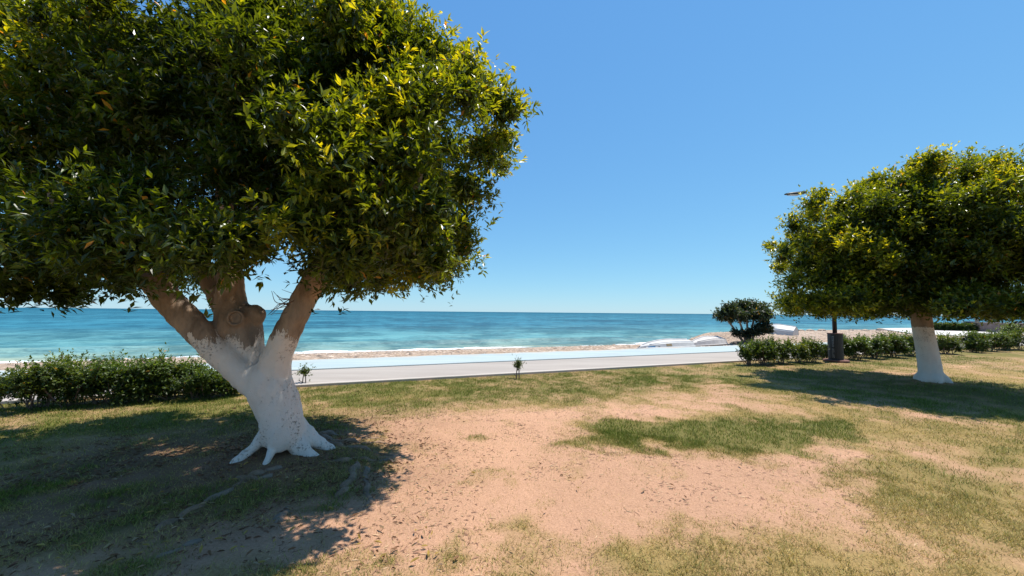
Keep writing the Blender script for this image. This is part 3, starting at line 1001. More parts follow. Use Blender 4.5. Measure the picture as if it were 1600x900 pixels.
    for k in range(9):
        a = at(588, 300, 3.15) + rg.normal(size=3) * .02
        e = at(565 + rg.uniform(-30, 18), 400 + rg.uniform(-22, 25), 3.1)
        C = curve_pts([a, (a + e) / 2 + rg.normal(size=3) * .05, e], 5)
        tw.append(tube(C, np.linspace(.006, .002, len(C)), 5))
    v, f = merge(tw)
    link('dead_twigs', pymesh('dead_twigs', v, f), M['twig'], root, kind='stuff')
    tw = []
    for k in range(11):
        a = at(462, 472, Y - .12) + rg.normal(size=3) * .03
        e = at(425 + rg.uniform(-10, 22), 470 + rg.uniform(-22, 26), Y - .25)
        C = curve_pts([a, (a + e) / 2 + rg.normal(size=3) * .04, e], 5)
        tw.append(tube(C, np.linspace(.006, .002, len(C)), 5))
    v, f = merge(tw)
    link('dead_twigs', pymesh('dead_twigs', v, f), M['twig'], root, kind='stuff')


big_tree()


# ------------------------------------------------------------------ the right tree
def right_tree():
    x0, y0 = RT
    root = empty('ficus_tree', (x0, y0, lz(x0, y0)), 'smaller round tree with straight whitewashed trunk on the right lawn', 'tree')
    Y = y0

    def chain(pts, n=6):
        P = np.array([[*at(x, y, d), r] for x, y, d, r in pts]); C = curve_pts(P, n)
        return tube(C[:, :3], np.maximum(C[:, 3], .012), 16, True)

    def toe(p):
        C = curve_pts(np.array(p, float), 5); return tube(C[:, :3], np.maximum(C[:, 3], .012), 10, True)
    parts = [chain([(1457, 612, Y, .24), (1455, 596, Y, .222), (1453, 575, Y, .208), (1448, 545, Y, .195), (1443, 520, Y, .188), (1439, 495, Y, .19), (1434, 460, Y, .22)]),
             chain([(1436, 480, Y, .15), (1400, 430, Y, .12), (1350, 380, Y, .07)]), chain([(1438, 480, Y, .15), (1480, 430, Y, .12), (1540, 370, Y, .07)]),
             chain([(1436, 470, Y, .15), (1440, 400, Y, .12), (1450, 320, Y, .06)])]
    for a, l in ((200, .36), (250, .34), (320, .44), (30, .36), (110, .4)):
        c, s = math.cos(R(a)), math.sin(R(a))
        parts.append(toe([(x0, y0, .3, .14), (x0 + c * .22, y0 + s * .22, .12, .10), (x0 + c * l * .7, y0 + s * l * .7, .03, .06), (x0 + c * l, y0 + s * l, -.07, .03)]))
    me = remeshed('trunk', parts, .028, 3)
    link('trunk', me, M['bark_right'], root, label='straight whitewashed trunk with a brown band on top')
    rg = np.random.default_rng(33)
    C0 = np.array([9.55, 9.1, 3.2])
    lobes = []
    for dv in fib_dirs(64):
        if dv[2] < -.8: continue
        lobes.append((*(C0 + dv * np.array([1.7, 1.7, 1.2]) * rg.uniform(.8, 1.1)), rg.uniform(.5, .65), .15))  # inner leaves coloured dark to paint the shade inside
    def dome(dv, k):
        return C0 + dv * np.array([2.35, 2.35, 1.85 if dv[2] > 0 else 1.3]) * k
    for dv in fib_dirs(112):
        if dv[2] < -.6: continue
        if dv[2] > -.35 and rg.random() < .22: continue
        r = rg.uniform(.30, .50)
        p = dome(dv, rg.uniform(.82, 1.0))
        p[2] = max(p[2], 1.62 + r * .6)
        lobes.append((*p, r, .75))
    for dv in fib_dirs(56):
        if dv[2] < -.25 or rg.random() < .25: continue
        q0 = dome(dv, rg.uniform(.98, 1.10))
        for j in range(3):
            lobes.append((*(q0 + rg.normal(size=3) * np.array([.20, .20, .10])), rg.uniform(.20, .34), 1.2))  # outer boughs coloured as if sunlit
    for rad, nn_, zz_ in ((.7, 6, 1.9), (1.2, 8, 1.82), (1.8, 12, 1.78), (2.4, 16, 1.84)):
        for k in range(nn_):
            a_ = 2 * math.pi * (k + rg.random() * .6) / nn_
            lobes.append((C0[0] + rad * math.cos(a_), C0[1] + rad * math.sin(a_), zz_ + rg.uniform(-.05, .2), rg.uniform(.36, .5)))
    for (x, y, d, r) in [(1225, 395, 9.3, .40), (1240, 350, 9.3, .40), (1272, 318, 9.2, .42), (1285, 300, 9.2, .26), (1240, 440, 9.2, .42), (1262, 468, 9.0, .36), (1345, 305, 9.2, .40), (1395, 285, 9.0, .45), (1420, 272, 9.2, .36),
                         (1470, 262, 9.2, .45), (1520, 255, 9.2, .5), (1575, 262, 9.0, .5), (1440, 462, 8.1, .38), (1405, 468, 8.2, .36), (1475, 468, 8.2, .36), (1440, 430, 8.0, .42), (1420, 478, 8.6, .26), (1455, 480, 8.6, .26), (1310, 470, 8.8, .36), (1380, 465, 8.6, .36), (1500, 465, 8.6, .36), (1570, 462, 8.6, .36)]:
        lobes.append((*at(x, y, d), r))

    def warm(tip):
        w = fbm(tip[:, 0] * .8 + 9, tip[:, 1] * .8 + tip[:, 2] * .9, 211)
        return np.clip(sstep(.36, .66, w) * .65 + .32 + .5 * sstep(8.2, 7.0, tip[:, 0]) + .3 * sstep(3.6, 4.8, tip[:, 2]), 0, 1)  # sunlight on the left side and top put into leaf colour
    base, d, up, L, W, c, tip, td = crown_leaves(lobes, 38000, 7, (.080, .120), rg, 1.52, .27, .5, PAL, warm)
    link('crown', leaves_mesh('crown', base, d, up, L, W, c, False), M['leaf'], root, kind='stuff', label='dense dark green crown with sunlit yellow green top and left side')
    hub = at(1438, 460, Y)
    for k in range(16):
        q = np.array(lobes[int(rg.integers(len(lobes)))][:3])
        q = hub + (q - hub) * .7
        C = curve_pts([hub, (hub + q) / 2 + rg.normal(size=3) * .15, q], 5)
        v, f = tube(C, np.linspace(.07, .015, len(C)), 6)
        link('branch', pymesh('branch', v, f, True), M['bark'], root)


right_tree()


# ------------------------------------------------------------------ shore tree (small, multi-stemmed)
def shore_tree():
    x0, y0 = ground(1168, 527, .25)
    z0 = bz(x0, y0)
    root = empty('shore_tree', (x0, y0, z0), 'small umbrella shaped tree with several stems at the water edge', 'tree')
    rg = np.random.default_rng(44)
    lobes = []
    for (x, y, r) in [(1128, 492, .45), (1140, 484, .5), (1155, 480, .55), (1172, 479, .55), (1188, 482, .52), (1198, 490, .42), (1180, 492, .5), (1160, 493, .5), (1142, 496, .36), (1196, 500, .3)]:
        for k in range(2):
            lobes.append((*(at(x, y, y0 + rg.uniform(-1.0, 1.0))), r * rg.uniform(.8, 1.05)))
    pal = (np.array([.022, .036, .020]), np.array([.05, .07, .03]), np.array([.10, .12, .045]))
    base, d, up, L, W, c, tip, td = crown_leaves(lobes, 1900, 7, (.12, .19), rg, -5, .3, .4, pal, None, asp=.5)
    link('crown', leaves_mesh('crown', base, d, up, L, W, c, False), M['shrub_leaf'], root, kind='stuff')
    for (x, y) in [(1132, 494), (1150, 488), (1166, 486), (1180, 490), (1192, 494)]:
        e = at(x, y, y0 + rg.uniform(-.5, .5)); s = at(1168 + (x - 1165) * .12, 526, y0)
        s[2] = z0 - .05
        m_ = s * .5 + e * .5 + np.array([(e[0] - s[0]) * -.1, 0, -.1])
        C = curve_pts([s, m_, e], 6)
        v, f = tube(C, np.linspace(.085, .04, len(C)), 8)
        link('trunk', pymesh('trunk', v, f, True), M['bark'], root)
    # low dark scrub at its foot
    sh = empty('low_scrub', (x0 + .2, y0 - .7, bz(x0 + .2, y0 - .7)), 'low dark scrub around the foot of the shore tree', 'shrub')
    lobes = [(*at(x, y, y0 - .6), r) for x, y, r in [(1151, 519, .30), (1165, 521, .32), (1182, 516, .40), (1194, 511, .42), (1201, 514, .3), (1172, 519, .3)]]
    base, d, up, L, W, c, tip, td = crown_leaves(lobes, 700, 7, (.10, .16), rg, -5, .25, .3, (pal[0] * .8, pal[0], pal[1]), None, asp=.5)
    link('foliage', leaves_mesh('foliage', base, d, up, L, W, c, False), M['shrub_leaf'], sh, kind='stuff')


shore_tree()


# ------------------------------------------------------------------ hedges and shrubs
def shrub(xy, h, w, seed, label, group, name='hedge_shrub', leaf=(.035, .06), nt_=520, bare=.2, olive=0., dens=7, depthw=.9):
    x0, y0 = xy
    z0 = lz(x0, y0)
    root = empty(name, (x0, y0, z0), label, 'shrub', group)
    rg = np.random.default_rng(seed)
    lobes = []
    nl = 20
    for k in range(nl):
        a = rg.uniform(0, 2 * math.pi); rr = math.sqrt(rg.random()) * .85
        du, dv = math.cos(a) * rr * w / 2, math.sin(a) * rr * w * depthw / 2
        px, py = x0 + du * TU[0] + dv * NV[0], y0 + du * TU[1] + dv * NV[1]
        zz = z0 + h * rg.uniform(bare + .12, .84)
        lobes.append((px, py, zz, min(w * .30, h * .26) * rg.uniform(.75, 1.15)))
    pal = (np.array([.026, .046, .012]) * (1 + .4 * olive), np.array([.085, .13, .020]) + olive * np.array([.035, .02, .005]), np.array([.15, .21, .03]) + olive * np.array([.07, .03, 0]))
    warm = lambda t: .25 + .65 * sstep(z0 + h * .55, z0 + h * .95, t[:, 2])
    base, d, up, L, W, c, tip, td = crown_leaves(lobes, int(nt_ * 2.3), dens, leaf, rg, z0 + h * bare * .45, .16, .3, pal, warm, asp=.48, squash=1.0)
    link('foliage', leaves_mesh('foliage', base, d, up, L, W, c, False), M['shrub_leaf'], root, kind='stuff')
    # upright shoots above the top
    k = 30
    P = []
    st = []
    for i in range(k):
        q = lobes[int(rg.integers(nl))]
        s = np.array([q[0] + rg.normal() * q[3] * .5, q[1] + rg.normal() * q[3] * .5, q[2] + q[3] * .6])
        e = s + np.array([rg.normal() * .03, rg.normal() * .03, rg.uniform(.05, .17)])
        st.append(tube([s, (s + e) / 2 + rg.normal(size=3) * .01, e], [.004, .003, .002], 4))
        for t in np.linspace(.15, 1, 7):
            P.append(s + (e - s) * t)
    P = np.array(P); n_ = len(P)
    dd = norm(rg.normal(size=(n_, 3)) + np.array([0, 0, .6]))
    sc = rg.uniform(leaf[0], leaf[1], n_) * .9
    me = leaves_mesh('shoots', P, dd, rand_dir(n_, rg), sc, sc * .48, np.tile(pal[1], (n_, 1)) * rg.uniform(.7, 1.5, (n_, 1)), False)
    link('shoot_leaves', me, M['shrub_leaf'], root, kind='stuff')
    for i in range(20):
        q = lobes[i % nl]
        s = np.array([x0 + (q[0] - x0) * .3 + rg.normal() * .05, y0 + (q[1] - y0) * .3 + rg.normal() * .05, z0 - .03])
        e = np.array(q[:3]) + rg.normal(size=3) * .08
        C = curve_pts([s, (s + e) / 2 + rg.normal(size=3) * .05, e], 4)
        st.append(tube(C, np.linspace(.010, .004, len(C)), 5))
    v, f = merge(st)
    link('stems', pymesh('stems', v, f), M['stem'], root, kind='stuff')
    return root


HG = 'clipped shrubs of the left hedge'
left = [(62, 1.02, 1.15, 'tallest shrub of the left hedge, at its far left end with dry twigs', .5, 900),
        (118, .90, 1.0, 'left hedge shrub with brown twiggy base, second from the left end', .3, 760),
        (172, .88, 1.0, 'dense dark left hedge shrub, third from the left end', 0, 800),
        (222, .88, 1.0, 'dense dark left hedge shrub, fourth from the left end', 0, 800),
        (272, .84, .95, 'bright topped left hedge shrub, second from the white trunk', .1, 760),
        (318, .78, .9, 'bright topped left hedge shrub next to the white trunk', .1, 700),
        (352, .62, .7, 'low end of the left hedge partly behind the white trunk', .1, 480)]
for k, (px, h, w, lab, ol, ntw) in enumerate(left):
    # along the hedge line, half a metre in front of the kerb
    a, b_, c_ = ray(px, 610)
    vdir = a * NV[0] + b_ * NV[1]
    t = 8.62 / vdir
    shrub((a * t, b_ * t), h * .80, w, 300 + k, lab, HG, nt_=ntw, olive=ol, bare=.22 if k < 2 else .14, leaf=(.04, .065))
RG_ = 'shrubs along the kerb on the right'
right = [(1170, .62, .55, 8.45, 'small sparse shrub at the left end of the right row', .2, 260, .3),
         (1192, .84, .85, 8.35, 'bright green leafy shrub, second in the right row', .1, 480, .22),
         (1222, .86, .95, 8.35, 'tall loose shrub in the middle of the group left of lamp post', .2, 460, .25),
         (1248, .72, .7, 8.35, 'brown twiggy shrub left of the lamp post', 1.2, 300, .3),
         (1268, .80, .7, 8.35, 'spiky green shrub next to the walkway gap left of lamp post', .1, 380, .25),
         (1291, .72, .5, 8.75, 'small shrub right behind the left side of the lamp post box', .2, 260, .2),
         (1335, .88, 1.0, 8.3, 'dense green shrub just right of the lamp post', 0, 620, .14),
         (1365, .90, 1.1, 8.3, 'dense green shrub, second right of the lamp post', 0, 620, .14),
         (1395, .92, 1.1, 8.3, 'dense green shrub, third right of the lamp post', .1, 620, .14),
         (1423, .90, 1.1, 8.3, 'dense green shrub touching the left side of the right tree trunk', .1, 620, .14),
         (1478, .92, 1.2, 8.3, 'brownish shrub just right of the right tree trunk', .9, 560, .18),
         (1520, .92, 1.3, 8.3, 'rounded green shrub in front of the white promenade', .2, 620, .16),
         (1548, .95, 1.4, 8.3, 'bright green shrub in front of the low stone wall', .3, 620, .16),
         (1572, 1.05, 1.5, 8.3, 'wide bright green shrub near the right picture edge', .3, 620, .16),
         (1597, 1.35, 1.8, 8.1, 'tallest bright shrub cut by the right picture edge', .3, 700, .14)]
for k, (px, h, w, vv, lab, ol, ntw, bare) in enumerate(right):
    a, b_, c_ = ray(px, 560)
    t = vv / (a * NV[0] + b_ * NV[1])
    shrub((a * t, b_ * t), h * .92, w * .92, 340 + k, lab, RG_, nt_=ntw, olive=ol, bare=bare, leaf=(.055, .09) if px > 1300 else (.05, .08))


# two little saplings by the kerb
def sapling(px, py, h, seed, label):
    x0, y0 = ground(px, py)
    z0 = lz(x0, y0)
    root = empty('sapling', (x0, y0, z0), label, 'sapling', 'small saplings by the kerb')
    rg = np.random.default_rng(seed)
    top = np.array([x0 + .01, y0, z0 + h])
    stems = []
    for s in (-1, 1):
        C = curve_pts([(x0 + .035 * s, y0, z0 - .03), (x0 + .03 * s, y0, z0 + h * .3), (x0 + .01 * s, y0, z0 + h * .75)], 4)
        stems.append(tube(C, np.linspace(.014, .008, len(C)), 6))
    C = curve_pts([(x0 - .02, y0, z0 + .05), (x0 - .07, y0 - .02, z0 + h * .22), (x0 - .10, y0 - .02, z0 + h * .3)], 4)
    stems.append(tube(C, np.linspace(.008, .004, len(C)), 5))
    for v, f in stems:
        link('stem', pymesh('stem', v, f, True), M['stem'], root)
    lobes = [(x0 - .04, y0, z0 + h * .72, .09), (x0 + .05, y0, z0 + h * .76, .09), (x0, y0, z0 + h * .88, .08), (x0 + .02, y0 - .03, z0 + h * .62, .06)]
    base, d, up, L, W, c, *_ = crown_leaves(lobes, 170, 6, (.026, .044), rg, -5, .05, .1, (PAL[0], PAL[1] * .8, PAL[1]), None, asp=.45)
    link('foliage', leaves_mesh('foliage', base, d, up, L, W, c, False), M['shrub_leaf'], root, kind='stuff')


sapling(475, 602, .40, 61, 'small leafy sapling at the kerb just right of the big trunk')
sapling(809, 592, .46, 62, 'small leafy sapling standing alone at the kerb in the middle')


# ------------------------------------------------------------------ lamp post
def lamp_post():
    x0, y0 = 11.10, 13.25
    z0 = lz(x0, y0)
    root = empty('lamp_post', (x0, y0, z0), 'tall dark street lamp with wide cylindrical base box among the right shrubs', 'street lamp')
    v, f = tube([(x0, y0, z0 - .05), (x0, y0, z0 + .06)], .36, 28)
    v2, f2 = tube([(x0, y0, z0 + .06), (x0, y0, z0 + .085)], [.36, .34], 28)
    V, F = merge([(v, f), (v2, f2)])
    link('footing', pymesh('footing', V, F), M['rust'], root)
    # ribbed housing
    n = 56
    prof = [(.19, .085), (.205, .09), (.205, .95), (.195, .965), (.06, .985)]
    V = []; F = []
    for r, z in prof:
        for j in range(n):
            th = 2 * math.pi * j / n
            rr = r * (1 + (.018 if j % 2 else -.012)) if r > .1 else r
            V.append((x0 + rr * math.cos(th), y0 + rr * math.sin(th), z0 + z))
    for i in range(len(prof) - 1):
        for j in range(n):
            a = i * n + j; b_ = i * n + (j + 1) % n
            F.append((a, b_, b_ + n, a + n))
    F.append(tuple((len(prof) - 1) * n + j for j in range(n)))
    hb = link('base_housing', pymesh('base_housing', V, F), M['lamp_grey'], root)
    v, f = tube([(x0, y0, z0 + .955), (x0, y0, z0 + .985)], [.222, .215], 40)
    link('housing_rim', pymesh('housing_rim', v, f), M['rust'], root)
    # raised plate with worn vertical lettering on the side towards the lawn
    dx, dy = -x0, -y0
    ang0 = math.atan2(dy, dx)
    ang = ang0 - .30
    c, s = math.cos(ang), math.sin(ang)

    def q(side, z, out):
        return (x0 + (.2 + out) * c - side * s, y0 + (.2 + out) * s + side * c, z0 + z)
    V = []; F = []

    def bar(a0, a1, z1, z2, o0, o1):
        k = len(V)
        for o_ in (o0, o1):
            V.extend([q(a0, z1, o_), q(a1, z1, o_), q(a1, z2, o_), q(a0, z2, o_)])
        F.extend([(k + 4, k + 5, k + 6, k + 7), (k, k + 1, k + 5, k + 4), (k + 1, k + 2, k + 6, k + 5), (k + 2, k + 3, k + 7, k + 6), (k + 3, k, k + 4, k + 7)])
    rg = random.Random(3)
    z = .885
    while z > .17:
        if abs(z - .50) < .025:
            z -= .05; continue
        hgt = rg.choice([.028, .034, .04])
        bar(-.026, .026, z - hgt, z - hgt + .008, .006, .012)
        bar(-.026, -.018, z - hgt, z, .006, .012)
        if rg.random() < .6: bar(.018, .026, z - hgt, z, .006, .0115)
        if rg.random() < .5: bar(-.018, .018, z - hgt * .55, z - hgt * .55 + .007, .006, .0118)
        z -= hgt + .010
    link('lettering', pymesh('lettering', V, F), M['letter'], root, label='worn pale vertical lettering')
    V.clear(); F.clear()
    v, f = tube([(x0, y0, z0 + .97), (x0, y0, z0 + 5.55)], [.065, .05], 16)
    link('pole', pymesh('pole', v, f, True), M['lamp_grey'], root)
    # arm out to the left and the flat head
    hd = at(1243, 302, y0)
    top = np.array([x0, y0, z0 + 5.5])
    e = at(1262, 305, y0)
    C = curve_pts([top, top + np.array([-.25, 0, .12]), e + np.array([.25, 0, -.05]), e], 6)
    v, f = tube(C, np.linspace(.04, .03, len(C)), 10)
    link('arm', pymesh('arm', v, f, True), M['lamp_steel'], root)
    l0, l1 = at(1227, 303.5, y0), at(1257, 301.5, y0)
    ax = norm(l1 - l0); Lh = np.linalg.norm(l1 - l0)
    V = []; F = []; ns = 9
    for i in range(ns):
        t = i / (ns - 1)
        p_ = l0 + ax * Lh * t
        wd = .13 * (1 - .55 * (1 - min(t * 3, 1)) ** 2); th = .022 + .028 * t
        for (a, b_) in ((-wd, 0), (-wd * .8, th), (wd * .8, th), (wd, 0), (wd * .9, -th * .5), (-wd * .9, -th * .5)):
            V.append(p_ + np.array([0, a, b_]))
    for i in range(ns - 1):
        for j in range(6):
            a = i * 6 + j; b_ = i * 6 + (j + 1) % 6
            F.append((a, b_, b_ + 6, a + 6))
    F += [tuple(range(5, -1, -1)), tuple((ns - 1) * 6 + j for j in range(6))]
    hdo = link('lamp_head', pymesh('lamp_head', V, F), M['lamp_grey'], root)
    me = box(l0[0] + .12, l0[0] + .48, l0[1] - .08, l0[1] + .08, l0[2] - .026, l0[2] - .016)
    link('lens', me, M['lamp_glass'], hdo if False else root)


lamp_post()


# ------------------------------------------------------------------ boats
def hull_point(s, t, L, Wd, H, bow=.93):
    """overturned hull: s 0 bow .. 1 stern, t -1..1 across; local x along the keel"""
    e = 1 - min(s / .66, 1)
    w = Wd / 2 * (1 - bow * e ** 2.0) * (1 - .16 * max(0, (s - .6) / .4) ** 2)
    k = H * (1 - .62 * e ** 2.2) * (1 - .10 * max(0, (s - .6) / .4))
    a = abs(t)
    if a < .5:
        q = a / .5
        yy = .86 * w * q; zz = k * (1 - .38 * q ** 1.3)
    else:
        q = (a - .5) / .5
        yy = w * (.86 + .14 * q); zz = k * .62 * (1 - q)
    yy *= 1 if t > 0 else -1
    return np.array([s * L + .10 * L * e * (1 - a) * .6, yy, zz])


def hull_patch(s0, s1, t0, t1, ns, nt_, L, Wd, H, off=0.0, close=True):
    V = []; F = []
    for i in range(ns + 1):
        for j in range(nt_ + 1):
            s = s0 + (s1 - s0) * i / ns; t = t0 + (t1 - t0) * j / nt_
            p_ = hull_point(s, t, L, Wd, H)
            if off:
                e = 1e-3
                ds = hull_point(min(1, s + e), t, L, Wd, H) - hull_point(max(0, s - e), t, L, Wd, H)
                dt_ = hull_point(s, min(.999, t + e), L, Wd, H) - hull_point(s, max(-.999, t - e), L, Wd, H)
                nn = np.cross(ds, dt_); nn = nn / (np.linalg.norm(nn) + 1e-12)
                if nn[2] < 0 and abs(nn[2]) > .01: nn = -nn
                elif nn[1] * p_[1] < 0: nn = -nn
                p_ = p_ + nn * off
            V.append(p_)
    for i in range(ns):
        for j in range(nt_):
            a = i * (nt_ + 1) + j
            F.append((a, a + 1, a + nt_ + 2, a + nt_ + 1))
    return V, F


def boat(loc, rz, L, Wd, H, label, mat, tilt=(0, 0), blue=False, keel=True, marks=0):
    root = empty('overturned_boat', loc, label, 'boat', 'white boats on the beach')
    B = Matrix.Translation(Vector(loc)) @ Matrix.Rotation(rz, 4, 'Z') @ Matrix.Rotation(tilt[0], 4, 'X') @ Matrix.Rotation(tilt[1], 4, 'Y')

    def put(name, V, F, m_, smooth=True):
        V = [B @ Vector(tuple(map(float, v))) for v in V]
        return link(name, pymesh(name, V, F, smooth), m_, root)
    V, F = hull_patch(0, 1, -1, 1, 26, 26, L, Wd, H)
    put('hull', V, F, mat, False)
    # flat transom
    ring = [hull_point(1, -1 + 2 * j / 26, L, Wd, H) - np.array([.02, 0, 0]) for j in range(27)]
    put('transom', ring, [tuple(range(27))], mat, False)
    # gunwale rail
    g = [hull_point(s, 1, L, Wd, H) for s in np.linspace(1, 0.0, 30)] + [hull_point(s, -1, L, Wd, H) for s in np.linspace(0.02, 1, 30)]
    v, f = tube(g, .035, 8)
    put('gunwale', v, f, mat)
    if keel:
        kp = [hull_point(s, 0, L, Wd, H) + np.array([0, 0, .012]) for s in np.linspace(.04, 1, 22)]
        v, f = tube(kp, .028, 6)
        put('keel', v, f, M['boat_old'])
        for t in (-.45, .45):
            kp = [hull_point(s, t, L, Wd, H) + np.array([0, 0, .008]) for s in np.linspace(.15, 1, 18)]
            v, f = tube(kp, .018, 6)
            put('strake', v, f, mat)
    if blue:
        for (s0, s1, mm) in ((.02, .10, M['boat_dark']), (.13, .24, M['boat_blue'])):
            for t0, t1 in ((-.97, -.72), (.72, .97)):
                V, F = hull_patch(s0, s1, t0, t1, 6, 4, L, Wd, H, .006)
                put('painted_mark', V, F, mm)
        V, F = hull_patch(.42, .52, -.85, -.6, 4, 4, L, Wd, H, .006)
        put('rust_stain', V, F, M['boat_brown'])
        V, F = hull_patch(.285, .315, -.86, -.80, 3, 2, L, Wd, H, .006)
        put('painted_mark', V, F, M['boat_dark'])
    return root


ang = math.atan2(TU[1], TU[0])
p0 = ground(1003, 545.5, -.02)
boat((p0[0], p0[1] + .55, bz(p0[0], p0[1] + .4) + .03), ang + R(-4), 2.85, 1.2, .37, 'overturned white boat with blue marks on its bow beside the cycle path', M['boat_white'], tilt=(R(-4), R(-1)), blue=True)
p1 = ground(1078, 541, -.05)
boat((p1[0] + .35, p1[1] + .9, bz(p1[0], p1[1] + .8) + .03), ang + R(5), 2.5, 1.25, .46, 'overturned weathered white boat between the blue marked boat and the shore tree', M['boat_old2'], tilt=(R(-5), R(-1)))
p2 = ground(1225, 523.5, .12)
boat((p2[0] - .9, p2[1] + 2.0, bz(p2[0], p2[1]) + .08), R(-52), 2.7, 1.55, .80, 'overturned white boat on the headland sand right of the shore tree', M['boat_white'], tilt=(R(5), R(4)))

# ------------------------------------------------------------------ rocks on the mound and the headland edge
def rock(px, py, s, k, label, m_=None, z=.1):
    x, y = ground(px, py, z)
    rg = np.random.default_rng(500 + k)
    bm = bmesh.new(); bmesh.ops.create_icosphere(bm, subdivisions=2, radius=1)
    sc = rg.uniform(.7, 1.2, 3) * s * np.array([1.3, 1.0, .6])
    for v in bm.verts:
        p_ = np.array(v.co); q_ = 1 + .5 * (fbm(np.array([p_[0] * 2 + k]), np.array([p_[1] * 2 + p_[2] * 1.7]), k)[0] - .5)
        v.co = Vector(p_ * q_ * sc)
    me = bpy.data.meshes.new('rock'); bm.to_mesh(me); bm.free()
    link('rock', me, m_ or M['rock'], label=label, cat='rock', group='rocks on the beach', loc=(x, y, bz(x, y) + s * .1))


rock(1153, 529, .30, 1, 'dark rock at the left tip of the shore tree mound')
rock(1166, 529, .26, 2, 'dark rock below the shore tree stems')
rock(1180, 528, .30, 3, 'dark rock on the right of the shore tree mound')
rock(1148, 523, .22, 4, 'dark rock behind the left tip of the shore tree mound')
for k, px in enumerate((1252, 1266, 1284, 1330, 1352, 1376)):
    rock(px, 516.5, .22 + .05 * (k % 3), 10 + k, 'low stone on the headland edge above the sea, ' + ['leftmost', 'second from left', 'third from left', 'third from right', 'second from right', 'rightmost'][k] + ' of the row', M['rock_pale'])


